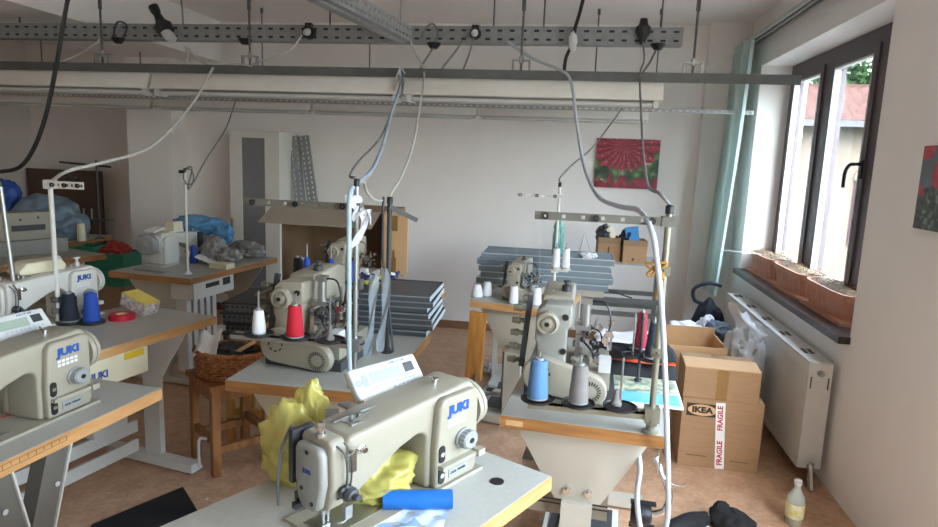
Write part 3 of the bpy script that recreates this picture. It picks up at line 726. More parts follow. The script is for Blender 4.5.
        text('logo', 'JUKI CP-180', .011, pm @ frame((.045, -.0012, .043), (1, 0, 0), (0, 0, 1)), LOGO, pn)
        g = G(); g.bar((.03, .06, .255), (.06, .10, .255), .03, .006); g.bar((.10, .06, .255), (.10, .11, .258), .03, .006); obj('panel_bracket', g, STEEL, pn)
        g = G(); g.tube(spl([(-.045, .10, .25), (-.07, .10, .2), (-.075, .11, .1), (-.06, .13, .02)]), .004, 6); obj('panel_cable', g, CABLEG, pn)
    return t

# ------------------------------------------------------------------ coverstitch machine (hand wheel end faces -y)
def coverstitch(nm, label, loc, rz, body=CREAM, side=GREYEN, group='coverstitch sewing machines'):
    t = thing(nm, label, 'sewing machine', loc, rz, group)
    g = G(); g.box(-.09, .22, .02, .34, .0, .035, .006); obj('base', g, DKG, t)
    g = G(); g.box(-.08, .20, .05, .33, .0355, .10, .012); obj('bed', g, body, t)
    g = G(); g.M = Matrix.Diagonal((.84, 1, 1, 1)); g.prism([(-.065, .09), (.055, .09), (.055, .24), (.07, .25), (.072, .325), (-.04, .325), (-.072, .30), (-.075, .20), (-.065, .18)], .03, .13, 'y', .014, 3); obj('column', g, side, t)
    g = G(); g.M = Matrix.Diagonal((.84, 1, 1, 1)); g.prism([(.125, .215), (.125, .318), (.14, .336), (.36, .348), (.42, .335), (.43, .22), (.40, .16), (.35, .16), (.33, .22)], -.062, .070, 'x', .016, 3); ar = obj('arm', g, body, t)
    text('marking', 'JUKI', .030, frame((.004, .22, .3420), (1, 0, 0), (0, 1, .06)), GRP, ar, .0005)
    g = G(); g.lathe([(0, 0), (.040, 0), (.041, .006), (.039, .022), (.032, .026), (.030, .018), (.020, .018), (.018, .028), (.009, .030), (0, .024)], (-.022, .03, .262), (0, -1, 0), 30); hw = obj('hand_wheel', g, body, t)
    g = G(); g.cyl((-.022, -.001, .262), (-.022, -.0025, .262), .008, n=12); obj('wheel_bolt', g, BLK, hw)
    for x, z in ((.038, .285), (.036, .165)):
        g = G(); g.cyl((x, .031, z), (x, .026, z), .011, n=14); obj('oil_plug', g, BLK, t)
    # belt guard
    c0, c1 = (-.03, .085, .066), (.135, .045, .045+.012)
    a0 = math.degrees(math.atan2(c1[1]-c0[1], c1[0]-c0[0]))
    pts = arc(c0[0], c0[1], c0[2], 90+a0+4, 270+a0-4, 12)+arc(c1[0], c1[1], c1[2], -90+a0, 90+a0, 12)
    pts = [(x, max(z, .004)) for x, z in pts]
    g = G(); g.prism(pts, -.012, .030, 'y', .008, 3); bg_ = obj('belt_guard', g, body, t)
    for (cx, cz, rr, k) in ((c0[0], c0[1]+.008, .030, 8), (c1[0]+.002, c1[1], .036, 22)):
        g = G()
        for i in range(k):
            a = 2*pi*i/k; K = Matrix.Translation((cx, -.0122, cz)) @ Matrix.Rotation(-a, 4, 'Y')
            g.M = K
            if k < 10: g.box(rr*.82, rr, -.001, .001, -.006, .006)
            else: g.box(rr*.62, rr, -.001, .001, -.0018, .0018)
        obj('vent_slots', g, BLK, bg_)
    # tension bank on the operator side
    g = G(); g.bar((-.110, .09, .08), (-.092, .12, .335), .020, .016, .003); tb_ = obj('tension_bar', g, DKG, t)
    for z in (.10, .15, .20, .245, .29):
        g = G(); x = -.110+.02*(z-.08)/.265; g.lathe([(0, 0), (.009, 0), (.009, .012), (.014, .014), (.014, .022), (.012, .024), (.011, .042), (0, .043)], (x-.012, .1, z), (-1, 0, 0), 12); obj('tension_knob', g, mat('olive_knob', '#6f6a58', .5), tb_)
    # looper side: uprights, hoses, linkages
    g = G(); g.cyl((.105, .10, .245), (.105, .10, .325), .017, n=16); g.box(.085, .125, .08, .12, .325, .345, .005); g.box(.07, .125, .085, .115, .23, .247, .003); cy = obj('air_cylinder', g, STEEL, t)
    g = G(); g.tube(spl([(.12, .1, .335), (.17, .09, .33), (.19, .08, .27), (.17, .09, .19), (.13, .12, .15)]), .0035, 6); obj('air_hose', g, BLK, cy)
    g = G(); g.tube(spl([(.12, .1, .24), (.155, .09, .23), (.165, .1, .19), (.15, .12, .15)]), .003, 6); obj('air_hose', g, BLK, cy)
    rnd = random.Random(5)
    g = G()
    for k in range(26):
        x = .075+.13*rnd.random(); y = .07+.22*rnd.random(); z = .105+.13*rnd.random()
        if k % 3 == 0: g.cyl((x, y-.012, z), (x, y+.012, z), .006+.008*rnd.random(), n=10)
        elif k % 3 == 1: g.box(x-.012, x+.012, y-.008, y+.008, z-.010, z+.010, .002)
        else: g.bar((x, y, z), (x+.03*(rnd.random()-.5), y, z+.05), .008, .006)
    g.box(.075, .09, .06, .26, .10, .22, .003); obj('linkage', g, CHROME, t)
    g = G()
    for k in range(14):
        x = .08+.12*rnd.random(); y = .055+.2*rnd.random(); z = .105+.1*rnd.random(); g = G(); g.ball((x, y, z), .010, 8); obj('cam', g, BLK, t)
    g = G(); g.tube(spl([(.09, .1, .2), (.13, .06, .17), (.15, .08, .12), (.19, .1, .11)]), .004, 6); obj('looper_hose', g, BLK, t)
    g = G(); g.cyl((-.01, .35, .16), (-.01, .35, .04), .006, n=10); g.cyl((.015, .36, .16), (.015, .36, .04), .006, n=10); g.box(-.03, .03, .33, .39, .035, .05, .003); obj('needle_bar', g, STEEL, t)
    g = G(); g.box(.16, .20, .04, .10, .10, .145, .004)
    obj('oil_gauge', g, WHP, t)
    g = G(); g.lathe([(0, 0), (.018, 0), (.018, .02), (.008, .024), (.008, .03), (.014, .032), (.014, .038), (0, .04)], (.03, .22, .340), n=14); obj('oil_cap', g, DKG, ar)
    return t

# ------------------------------------------------------------------ thread cones and thread stands
def cone(label, loc, M, h=.13, r=.042, r2=.026, tilt=0, group='thread cones', tube=True, cat='thread cone'):
    t = thing('thread_cone', label, cat, loc, 0, group)
    g = G(); g.lathe([(0, .004), (r*.96, .004), (r, .012), (r*.99, .02), (r2*1.03, h-.008), (r2*.95, h), (0, h)], n=24); obj('thread', g, M, t)
    if tube:
        g = G(); g.lathe([(0, 0), (r*1.0, 0), (r*1.0, .0042), (r*.9, .006)], n=24); obj('spool_base', g, GRP if M is not BLU else BLU, t); g = G(); g.lathe([(0, h), (r2*.55, h), (r2*.5, h+.008), (r2*.35, h+.008), (r2*.35, h-.02)], n=16); obj('spool_tip', g, GRP if M is not BLU else BLU, t)
    return t
def stand(nm, label, loc, rz, H, arm=None, pads=(), padz=.06, bar=None, r=.009, M=STEEL, group='thread stands', cat='thread stand', padM=BLK):
    """pole with a flange; arm=(x0,x1,z) top bar; pads=[(x,y,R)]"""
    t = thing(nm, label, cat, loc, rz, group)
    g = G(); g.cyl((0, 0, 0), (0, 0, H), r, n=14); obj('pole', g, M, t)
    g = G(); g.lathe([(0, 0), (.026, 0), (.026, .005), (.014, .010), (.014, .02), (0, .02)], n=18); obj('flange', g, M, t)
    g = G(); g.lathe([(0, 0), (r*1.25, 0), (r*1.25, .022), (r*.8, .026), (0, .026)], (0, 0, H-.004), n=12); obj('cap', g, BLK, t)
    if arm:
        x0, x1, z, hgt = arm; g = G(); K = g.M; g.M = Matrix.Translation((x0, -r-.004, z-hgt/2)); L = x1-x0
        g.plate(L, hgt, 1, L/7, .011, .011, .003); g.M = K; g.box(-.02, .02, -.018, .018, z-hgt*.6, z+hgt*.6, .003); a = obj('guide_bar', g, mat('olive_bar', '#6c6b60', .5, .1) if M is not WHMET else M, t)
        for k in (0.08, .45, .85):
            g = G(); X = x0+L*k; g.lathe([(.005, 0), (.010, 0), (.010, .006), (.005, .006)], (X, -r-.008, z), (0, -1, 0), 12); obj('eyelet', g, BLK, a)
    if bar:
        x0, x1, z = bar; g = G(); g.box(x0, x1, -.015, .004, z-.018, z+.0, .002); g.box(x0, x1, -.015, .03, z-.002, z, .001); g.box(-.022, .022, -.022, .022, z-.025, z+.02, .003); obj('base_bar', g, M, t)
    for i, (x, y, rr) in enumerate(pads):
        g = G(); g.lathe([(0, 0), (rr*.9, 0), (rr, .004), (rr*1.0, .009), (rr*.94, .008), (rr*.9, .004), (0, .004)], (x, y, padz), n=30); p = obj('spool_pad', g, padM, t)
        g = G(); g.cyl((x, y, padz), (x, y, padz+.16), .0035, n=8); obj('pin', g, STEEL, p)
    return t
# ------------------------------------------------------------------ foreground table and machine
A = P(552, 476, z=TZT)
def table_from_corner(c, ang, L, W, sx=1, sy=-1):
    """centre of a table whose corner (sx,sy in its own frame) is at c"""
    u = V((cos(ang), sin(ang), 0)); v = V((-sin(ang), cos(ang), 0))
    q = c - u*(sx*L/2) - v*(sy*W/2); return V((q.x, q.y, 0))
ang = R(61.5)
c = table_from_corner(A, ang, 1.10, .52)
ft = sewing_table('sewing_table', 'sewing table in the foreground under the machine with yellow plastic bag', c, ang, 1.10, .52, edge=EDGE)
g = G(); g.cyl((.43, -.17, TZT), (.43, -.17, TZT+.002), .018, n=18); obj('grommet', g, BLK, ft)
g = G(); g.cyl((.5505, .0-.235, TZT-.02), (.5525, -.235, TZT-.02), .006, n=10); obj('screw', g, STEEL, ft)
ma = R(60)
nd = P(338, 522, z=TZT)
lock0 = lockstitch('lockstitch_machine', 'foreground lockstitch sewing machine with control panel, beside yellow plastic bag', (nd.x, nd.y, TZT+.0005), ma); lock0.scale = (1.04, 1, .84)

# yellow plastic bag crumpled behind and under the machine arm
def crumpled(nm, g_shapes, M, label, cat, loc, rz=0, group=None):
    g = G()
    for (c, r, s, a, f) in g_shapes:
        g.blob(c, r, crumple(c, r, s, a, f))
    o = one(nm, g, M, label, cat, loc, rz, group); o.data.set_sharp_from_angle(angle=R(75))
    zmin = min(v.co.z for v in o.data.vertices)
    for v in o.data.vertices: v.co.z = max(v.co.z, 0) if zmin < 0 else v.co.z
    return o
def put(px, py, z=TZT): return P(px, py, z=z)
p = put(300, 492)
crumpled('plastic_bag', [((-.03, .05, .085), (.075, .05, .105), 3, .5, 4), ((.0, .07, .165), (.04, .03, .07), 8, .6, 4), ((.15, .04, .045), (.10, .08, .055), 5, .5, 4.5), ((.06, .06, .06), (.11, .06, .07), 2, .5, 4)], FYEL,
         'crumpled translucent yellow plastic bag behind the foreground machine head', 'bag', p)
a, b = put(383, 500, TZT+.024), put(452, 499, TZT+.024)
t = thing('tube_roll', 'solid bright blue plastic tube lying in front of foreground machine', 'tube', (a+b)/2 - V((0, 0, .024)), math.atan2((b-a).y, (b-a).x))
L = (b-a).length; g = G(); g.cyl((-L/2, 0, .024), (L/2, 0, .024), .022, n=28); obj('roll', g, BLUP, t); g = G(); g.lathe([(.008, 0), (.0215, 0), (.0215, .002), (.008, .002)], (L/2-.001, 0, .024), (1, 0, 0), 24); obj('end_ring', g, BLUP, t)
def printed(n, l, v, b):
    sx = n.new('ShaderNodeSeparateXYZ'); l.new(v, sx.inputs[0])
    k = math_(n, l, 'MULTIPLY', sx.outputs['X'], 34); kk = math_(n, l, 'SINE', math_(n, l, 'ADD', k, math_(n, l, 'MULTIPLY', math_(n, l, 'PINGPONG', sx.outputs['Y'], .05), 50)))
    c = ramp_(n, l, kk, [(.45, '#c5d3dd'), (.5, '#7a93ad'), (.7, '#7a93ad')])
    l.new(mix_(n, l, math_(n, l, 'GREATER_THAN', noise_(n, l, v, 14), .47), ramp_(n, l, noise_(n, l, v, 30), [(.3, '#a9bccb'), (.7, '#cfdbe3')]), c), b.inputs['Base Color']); b.inputs['Roughness'].default_value = .22
q = [put(336, 505), put(452, 506), put(440, 535), put(322, 540)]
o = sum(q, V())/4; g = G()
def sh(u, v):
    w_ = (q[0]*(1-u)+q[1]*u)*(1-v) + (q[3]*(1-u)+q[2]*u)*v - o
    return V((w_.x, w_.y, .003+.0022*sin(u*23+v*7)+.0018*sin(v*17-u*9)))
g.sheet(sh, 40, 24); one('printed_film', g, picture_mat('printed_film_mat', printed), 'pale blue printed plastic film flat under the blue tube', 'film', o)

# ------------------------------------------------------------------ middle table and coverstitch machine
M1c = P(225, 380, z=TZT); m1a = R(90)
M1L, M1W = .80, .56
c = table_from_corner(M1c, m1a, M1L, M1W, -1, 1)
mt = sewing_table('sewing_table', 'middle sewing table holding coverstitch machine with the red cone', c, m1a, M1L, M1W, edge=EDGEB, inset=.10)
cov_mid = coverstitch('coverstitch_machine', 'middle coverstitch machine, red thread cone standing in front of it', (-1.03, 2.20, TZT+.0005), R(-4), CREAM, CREAM)
y = 2.075; zb = P(295, 338, y=y).z-TZT
pb = P(357, 372, y=2.10); sx0 = pb.x
def padx(px): return P(px, 337, y=y).x-sx0
st_mid = stand('thread_stand', 'grey thread stand pole rising over the middle coverstitch machine', (sx0, y, TZT), 0, P(352, 185, y=y).z-TZT, (P(246, 204, y=y).x-sx0, .02, P(300, 204, y=y).z-TZT, .024), [(padx(259), 0.0, .052), (padx(296), 0.0, .052), (padx(330), .0, .052)], zb, (padx(232), .03, zb), .008)
for px, M_, h, r, lab in ((259, WHT, .085, .024, 'white thread cone on the left pad of the middle stand'), (295, RED, .112, .031, 'red thread cone in front of middle coverstitch machine')):
    cone(lab, (P(px, 337, y=y).x, y, TZT+zb+.0052), M_, h, r, r*.72)
g = G(); g.lathe([(0, 0), (.016, 0), (.017, .006), (.008, .02), (.005, .055), (0, .055)], n=14); one('thread_cone', g, GRYT, 'nearly empty grey thread cone on right pad of middle stand', 'thread cone', (P(330, 337, y=y).x, y, TZT+zb+.0052), 0, 'thread cones')

# ------------------------------------------------------------------ right table and coverstitch machine
R1c = P(500, 415, z=TZT); R1d = P(667, 437, z=TZT)-R1c
r1a = math.atan2(R1d.y, R1d.x)+R(90); R1L, R1W = 1.02, R1d.length
c = table_from_corner(R1c, r1a, R1L, R1W, -1, 1)
rt = sewing_table('sewing_table', 'right sewing table, its pale triangular leg plate facing the viewer', c, r1a, R1L, R1W, edge=EDGEB, inset=.09)
g = G(); g.box(-R1L/2-.0015, -R1L/2-.0001, R1W/2-.075, R1W/2-.02, TZT-.03, TZT-.012); obj('edge_label', g, mat('buff_label', '#c8a472', .6), rt)
g = G(); g.box(-.36, .05, -.10, .20, .36, .54, .008); bx = obj('control_box', g, mat('taupe_box', '#8f8776', .5), rt)
g = G()
for z in (.395, .41): g.box(-.3615, -.3595, -.10, .20, z, z+.004)
obj('box_seams', g, BLK, bx)
g = G(); g.lathe([(0, 0), (.035, 0), (.04, .01), (.04, .03), (.028, .06), (.018, .065), (0, .065)], (-.43, -.175, .445), (-.1, -1, .05), 16)
for k in (-1, 1): g.box(-.44, -.42, -.25, -.17, .445+k*.04-.004, .445+k*.04+.004)
obj('motor_plug', g, BLK, rt)
g = G(); g.tube(spl([(-.43, -.235, .45), (-.43, -.275, .47), (-.435, -.285, .53), (-.43, -.255, .60), (-.42, -.235, .64)]), .011, 10); obj('conduit', g, CHROME, rt)
g = G(); g.tube(spl([(-.47, -.245, TZT-.04), (-.48, -.245, .64), (-.49, -.27, .60), (-.49, -.31, .59), (-.49, -.325, .60)]), .004, 8); obj('hook', g, CHROME, rt)
g = G(); g.box(-.10, .22, -.15, .15, .075, .09, .004); tp = obj('treadle', g, STANDW, rt); g = G(); g.box(-.08, .20, -.125, .125, .0902, .096, .002); obj('rubber_pad', g, DKG, tp)
g = G(); g.cyl((-.1+.16, -.17, .08), (.06, .17, .08), .008); obj('axle', g, STEEL, tp)
w_ = P(547, 322, y=2.13)
cov_r = coverstitch('coverstitch_machine', 'right coverstitch machine with pale blue and grey cones before it', (w_.x+.022, 2.13, TZT+.0005), R(-2), CREAM, GREYEN)
pb = P(650, 432, z=TZT); y = pb.y
zb = P(577, 404, y=pb.y).z-TZT
def padx(px): return P(px, 404, y=y).x-pb.x
st_r = stand('thread_stand', 'olive grey thread stand pole with mustard ribbon at right table', (pb.x, pb.y, TZT), 0, P(660, 212, y=y).z-TZT, (P(535, 216, y=y).x-pb.x, .012, P(600, 218, y=y).z-TZT, .024), [(padx(537), .0, .052), (padx(578), -.005, .052), (padx(620), -.0, .052)], zb, (padx(528), .02, zb-.006), .0095, mat('olive_steel', '#8b8977', .4, .5))
for px, M_, h, r, lab in ((537, SKYT, .122, .033, 'pale blue thread cone on left pad before the right machine'), (578, GRYT, .118, .030, 'grey thread cone on the middle pad before right machine')):
    cone(lab, (P(px, 404, y=y).x, y-(0.005 if px > 560 else 0), TZT+zb+.0092), M_, h, r, r*.76)
g = G(); g.lathe([(0, 0), (.017, 0), (.018, .006), (.010, .02), (.006, .05), (0, .05)], n=14); one('thread_cone', g, GRYT, 'nearly empty grey cone on right pad before the right machine', 'thread cone', (P(620, 404, y=y).x-.012, y, TZT+zb+.0092), 0, 'thread cones')
# collars, bow and hose tied to the pole
for (px, py) in ((659, 270), (655, 352), (651, 420)):
    q_ = P(px, py, y=y); g = G(); z = q_.z-TZT; g.box(-.016, .016, -.016, .016, z-.014, z+.014, .003); g.cyl((.0, -.03, z), (0, -.014, z), .006, n=8); obj('collar', g, mat('olive_steel', '#8b8977'), st_r)
q_ = P(656, 268, y=y-.02); g = G()
for a in (.3, 1.4, 2.4, 3.6, 5.0):
    g.tube(spl([(0, 0, 0), (.02*cos(a), -.01, .02*sin(a)), (.034*cos(a+.3), -.012, .03*sin(a+.3)), (.02*cos(a+.7), -.008, .02*sin(a+.7)), (0, 0, 0)], 5), .004, 6)
g.tube([(0, 0, 0), (.008, -.012, -.05), (.004, -.008, -.09)], .004, 6); g.tube([(0, 0, 0), (.018, -.012, -.04), (.022, -.008, -.08)], .004, 6); g.ball((0, -.004, 0), .012, 8)
one('ribbon', g, RIBY, 'mustard ribbon bow tied round the right thread stand and hose', 'ribbon', q_)
# second spool tree at the back right corner of the right table
sp = P(641, 398, z=TZT); sp = V((.285, 2.38, TZT))
zc = P(648, 352, y=2.35).z-TZT
st_b = stand('spool_tree', 'small black spool tree behind clothes on the right table', sp, 0, .25, None, [(.035, -.06, .052), (.005, .05, .04), (-.03, -.03, .04)], zc-.02, None, .006, DKG)
cone('navy thread cone on the black spool tree, right of red one', (sp.x+.035, sp.y-.06, TZT+zc-.02+.0092), NAVT, .13, .027, .016)
cone('slim dark red thread cone on the black spool tree', (sp.x+.005, sp.y+.05, TZT+zc-.02+.0092), mat('dark_red_thread', '#9a1f35', .75, var=.2), .14, .024, .015)

# folded garments and the magazine
def cloth(nm, lab, c, size, rz, M_, seed, cat='garment', group=None, fold=.012, drop=None):
    rnd = random.Random(seed); w_, d_, h_ = size; f = [rnd.uniform(6, 16) for _ in range(4)]; ph = [rnd.uniform(0, 6) for _ in range(4)]
    def top(u, v):
        e = min(1, 7*min(u, 1-u))*min(1, 7*min(v, 1-v)); e = e**.5
        z = h_*e*(1+.12*sin(f[0]*u*.6+ph[0])) + fold*e*(sin(f[1]*u+ph[1])*.5+sin(f[2]*v+f[3]*u+ph[2])*.5)
        return V(((u-.5)*w_*(1+.05*sin(v*7+ph[3])), (v-.5)*d_*(1+.05*sin(u*6+ph[1])), max(z, .001)))
    g = G(); g.sheet(top, 40, 24); g.sheet(lambda u, v: V(((u-.5)*w_*(1+.05*sin(v*7+ph[3])), (v-.5)*d_*(1+.05*sin(u*6+ph[1])), .0005)), 40, 24)
    return one(nm, g, M_, lab, cat, c, rz, group)
c0 = V((.30, 2.47, TZT+.022))
cl = [('folded_garment', 'black folded garment at the bottom of clothes pile on right table', BLKC, .07), ('folded_garment', 'black folded garment with orange edge in the clothes pile', BLKC, .05), ('folded_garment', 'white folded cloth on top of the clothes pile', WHC, .03)]
z = .0
M_ = put(655, 402, TZT)
bk = thing('magazine', 'pale blue illustrated magazine under clothes on right table', 'magazine', (.29, 2.28, TZT+.001), R(-3))
g = G(); g.box(-.13, .13, -.13, .15, 0, .008, .001); obj('pages', g, PAPER, bk)
def cover(n, l, v, b):
    sx = n.new('ShaderNodeSeparateXYZ'); l.new(v, sx.inputs[0])
    m1 = math_(n, l, 'GREATER_THAN', sx.outputs['Y'], -.02)
    bl = ramp_(n, l, noise_(n, l, v, 8), [(.3, '#4ea2c4'), (.7, '#7fc2da')]); ph = ramp_(n, l, noise_(n, l, v, 28), [(.35, '#5f7a78'), (.5, '#a9b59a'), (.6, '#d9d4b4'), (.75, '#6f8f98')])
    l.new(mix_(n, l, m1, bl, ph), b.inputs['Base Color'])
g = G(); g.box(-.122, .122, -.122, .142, .008, .0092); obj('cover', g, picture_mat('magazine_cover', cover), bk)
cloth('folded_garment', 'black folded garment at the bottom of clothes pile on right table', (.285, 2.58, TZT+.001), (.32, .26, .062), R(4), BLKC, 1, group='folded clothes')
cloth('folded_garment', 'orange edged black garment in the middle of the clothes pile', (.28, 2.58, TZT+.060), (.31, .25, .009), R(-6), ORC, 2, group='folded clothes')
cloth('folded_garment', 'upper black folded garment under the white cloth', (.28, 2.585, TZT+.069), (.315, .25, .045), R(2), BLKC, 3, group='folded clothes')
cloth('folded_garment', 'white folded cloth on top of the clothes pile', (.25, 2.61, TZT+.112), (.24, .18, .012), R(-3), WHC, 4, group='folded clothes')

# ------------------------------------------------------------------ left foreground table and machine
L1a = R(84.5); L1L, L1W = 1.12, .50
c = table_from_corner(P(162, 388, z=TZT), L1a, L1L, L1W, 1, -1)
lt = thing('sewing_table', 'left foreground sewing table with V shaped legs and ruler marked edge', 'table', c, L1a, 'industrial sewing tables')
g = G(); g.box(-L1L/2+.002, L1L/2-.002, -L1W/2+.002, L1W/2-.002, TZT-.038, TZT, .003); obj('tabletop', g, LAM, lt)
g = G()
for a in ((-L1L/2, L1L/2, -L1W/2, -L1W/2+.002), (-L1L/2, L1L/2, L1W/2-.002, L1W/2), (-L1L/2, -L1L/2+.002, -L1W/2+.002, L1W/2-.002), (L1L/2-.002, L1L/2, -L1W/2+.002, L1W/2-.002)): g.box(*a, TZT-.04, TZT-.0015)
eb = obj('edge_band', g, EDGE, lt, 'beech edge band with printed ruler')
g = G(); x = .18
g.box(-.5, x, -L1W/2-.0006, -L1W/2, TZT-.010, TZT-.0088); g.box(-.5, x, -L1W/2-.0006, -L1W/2, TZT-.024, TZT-.0228)
for k in range(28): g.box(x-k*.024-.0008, x-k*.024+.0008, -L1W/2-.0006, -L1W/2, TZT-(.024 if k % 2 == 0 else .018), TZT-.009)
obj('ruler_marks', g, mat('ruler_ink', '#5c4322', .7), eb)
g = G(); g.cyl((.33, -.12, TZT), (.33, -.12, TZT+.002), .02, n=18); obj('grommet', g, BLK, lt)
def lx(px, py, z):
    q_ = P(px, py, z=z); d_ = q_-c; u = V((cos(L1a), sin(L1a), 0)); v = V((-sin(L1a), cos(L1a), 0)); return d_.dot(u), d_.dot(v)
xA = lx(75, 437, .71)[0]; xB = lx(14, 470, .71)[0]; yv = -L1W/2+.10
for x0, x1 in ((xA, xA-.11), (xB, xB+.07)):
    g = G(); g.bar((x0, yv, TZT-.042), (x1, yv, .36), .075, .05, .003, (0, 1, 0)); lg = obj('leg', g, STANDD, lt)
    g = G(); g.bar((x0+.038, yv-.01, TZT-.042), (x1+.038, yv-.01, .36), .006, .045, .001, (0, 1, 0)); obj('flange', g, STANDW, lg)  # white puts the light on the flange into its colour
    g = G(); zz = .62; xx = x0+(x1-x0)*.25; g.cyl((xx, yv-.0295, zz-.05), (xx, yv-.031, zz-.05), .008, n=12); obj('bolt_hole', g, WHP, lg)
xm = (xA+xB)/2
g = G(); g.box(xm-.10, xm+.06, yv-.03, yv+.03, .055, .37, .004); cl_ = obj('column', g, STANDD, lt)
g = G(); g.box(xm-.04, xm+.03, -.26, .26, .013, .056, .005); obj('foot', g, STANDW, cl_)
g = G(); g.box(-.45, -.40, -.22, .22, .013, TZT-.0405, .004); g.box(-.45, -.40, -.24, .24, .0, .014); obj('leg', g, STANDD, lt, 'hidden near end leg')
g = G(); g.box(-.41, xm-.10, yv-.02, yv+.02, .15, .2, .003); obj('crossbar', g, STANDW, lt)
la = L1a
q_ = P(93, 405, z=TZT); u = V((cos(la), sin(la), 0)); v = V((-sin(la), cos(la), 0))
o = q_ - u*(.37*1.05) + v*.078
lock1 = dup(lock0, (o.x, o.y, TZT+.0005), la, 'left foreground lockstitch machine with control panel, partly cut by photo edge')
for ch in lock1.children:
    if ch.name.startswith('control_panel'): ch.location = (.07, .02, .0)
q_ = put(12, 417); t = thing('scissors', 'red scissors handle lying on the left foreground table', 'scissors', (q_.x-.0, q_.y, TZT), R(80))
g = G(); g.tube(spl([(.0, 0, .004), (.03, .012, .005), (.05, .0, .005), (.03, -.010, .005), (0, 0, .004)]), .004, 7); g.tube(spl([(.0, 0, .005), (-.05, .01, .006), (-.09, .004, .005), (-.05, -.004, .005), (0, 0, .005)]), .0045, 7); obj('handle', g, REDP, t)
g = G(); g.bar((-.08, .003, .004), (-.2, .012, .004), .012, .003); obj('blade', g, STEEL, t)

# ------------------------------------------------------------------ second left table (white machine)
L2a = R(79); L2L, L2W = 1.06, .54
c2 = table_from_corner(P(216, 316, z=TZT), L2a, L2L, L2W, 1, -1)
t2 = sewing_table('sewing_table', 'second left sewing table with box carton and red tape on top', c2, L2a, L2L, L2W, paint=STANDW, inset=.16, edge=EDGE)
g = G(); g.box(-.30, .14, -.24, -.02, TZT-.165, TZT-.0405, .012); cb = obj('control_box', g, CRP, t2)
g = G(); g.box(.02, .12, -.2412, -.2395, TZT-.085, TZT-.055); obj('warning_sticker', g, YELS, cb)
text('logo', 'JUKI', .042, frame((-.10, -.2412, TZT-.115), (1, 0, 0), (0, 0, 1)), LOGO, cb, .0015)
g = G(); g.box(.07, .25, .02, .16, .24, .42, .006); mb_ = obj('motor_box', g, STANDW, t2); g = G(); g.ball((.20, .0, .36), (.04, .03, .035), 8); obj('knob', g, BLK, mb_)
u2 = V((cos(L2a), sin(L2a), 0)); v2 = V((-sin(L2a), cos(L2a), 0))
q_ = P(108, 318, z=TZT); o = q_ - u2*(.40*.95-.05) + v2*.16
lock2 = lockstitch('lockstitch_machine', 'white lockstitch machine on second left table behind navy cone', (o.x, o.y, TZT+.0005), L2a, WHITEN, True, True, 'lockstitch sewing machines', True, WHITEN); lock2.scale = (.95, 1, .82)
g = G(); g.lathe([(0, 0), (.012, 0), (.012, .03), (.006, .032), (.006, .05), (.016, .052), (.016, .06), (0, .062)], (.33, .0, .281), n=12); obj('thread_post', g, WHP, lock2)
g = G(); g.prism([(.05, .275), (.27, .275), (.28, .31), (.25, .345), (.08, .34), (.04, .30)], .0, .09, 'y', .012); obj('feed_cover', g, CRP, lock2, 'cream feed cover on top')
for px, M_, lab in ((70, NAVT, 'navy thread cone beside the blue cone on second left table'), (92, BLU, 'bright blue thread cone on second left table')):
    q_ = put(px, 323); cone(lab, (q_.x, q_.y, TZT+.012), M_, .125, .040 if px < 80 else .036, .026)
q0, q1 = put(70, 323), put(92, 323)
for px, lab in ((70, 'black round spool pad beneath the navy cone'), (92, 'black round spool pad beneath the bright blue cone')):
    q_ = put(px, 323); g = G(); g.lathe([(0, 0), (.055, 0), (.058, .005), (.056, .0105), (0, .0115)], n=28); one('spool_pad', g, BLK, lab, 'spool pad', (q_.x, q_.y, TZT+.0003), 0, 'loose spool pads')
q_ = put(122, 319); t = thing('tape_roll', 'red adhesive tape roll leaning box carton on second left table', 'tape', (q_.x, q_.y, TZT))
g = G(); g.lathe([(.028, 0), (.056, 0), (.057, .001), (.057, .025), (.056, .026), (.028, .026), (.028, 0)], n=30); obj('tape', g, REDP, t); g = G(); g.lathe([(.024, 0.001), (.0279, 0.001), (.0279, .025), (.024, .025), (.024, .001)], n=24); obj('core', g, CARDL, t)
q_ = put(139, 313); t = thing('carton', 'printed small carton with yellow lid edge tilted on red tape', 'carton', (q_.x, q_.y, TZT+.001), R(-12))
K = Matrix.Translation((0, 0, .022)) @ Matrix.Rotation(R(17), 4, 'Y')
g = G(); g.M = K; g.box(-.075, .075, -.045, .045, 0, .062, .002)
ptm = mat('carton_print', '#d9d3cb', .5, col2='#9a8c8a', scale=55); obj('box', g, ptm, t)
g = G(); g.M = K; g.box(-.0765, .0765, -.0465, .0465, .058, .064, .001); obj('lid', g, mat('carton_yellow', '#dcc55e', .5, var=.1), t)
zl = P(52, 185, y=q0.y).z
base = put(59, 323); 
st_l2 = stand('thread_stand', 'thick pale thread stand pole with short white bar, left side', (base.x, base.y, TZT), R(4), P(52, 187, y=base.y).z-TZT, (.012, .165, P(60, 183, y=base.y).z-TZT-.008, .032), (), .06, None, .0105, WHMET)
for z in (.06, .11):
    g = G(); g.box(-.016, .016, -.02, .016, z-.012, z+.012, .003); g.cyl((0, -.035, z), (0, -.018, z), .006, n=8); obj('collar', g, STEEL, st_l2)
base = put(20, 330); tp_ = P(1, 192, y=base.y)
st_l = stand('thread_stand', 'leaning grey thread stand pole at the left photo edge', (base.x, base.y, TZT), 0, .62, None, (), .06, None, .010, STEEL)
st_l.rotation_euler = (0, math.atan2(tp_.x-base.x, tp_.z-TZT), 0)
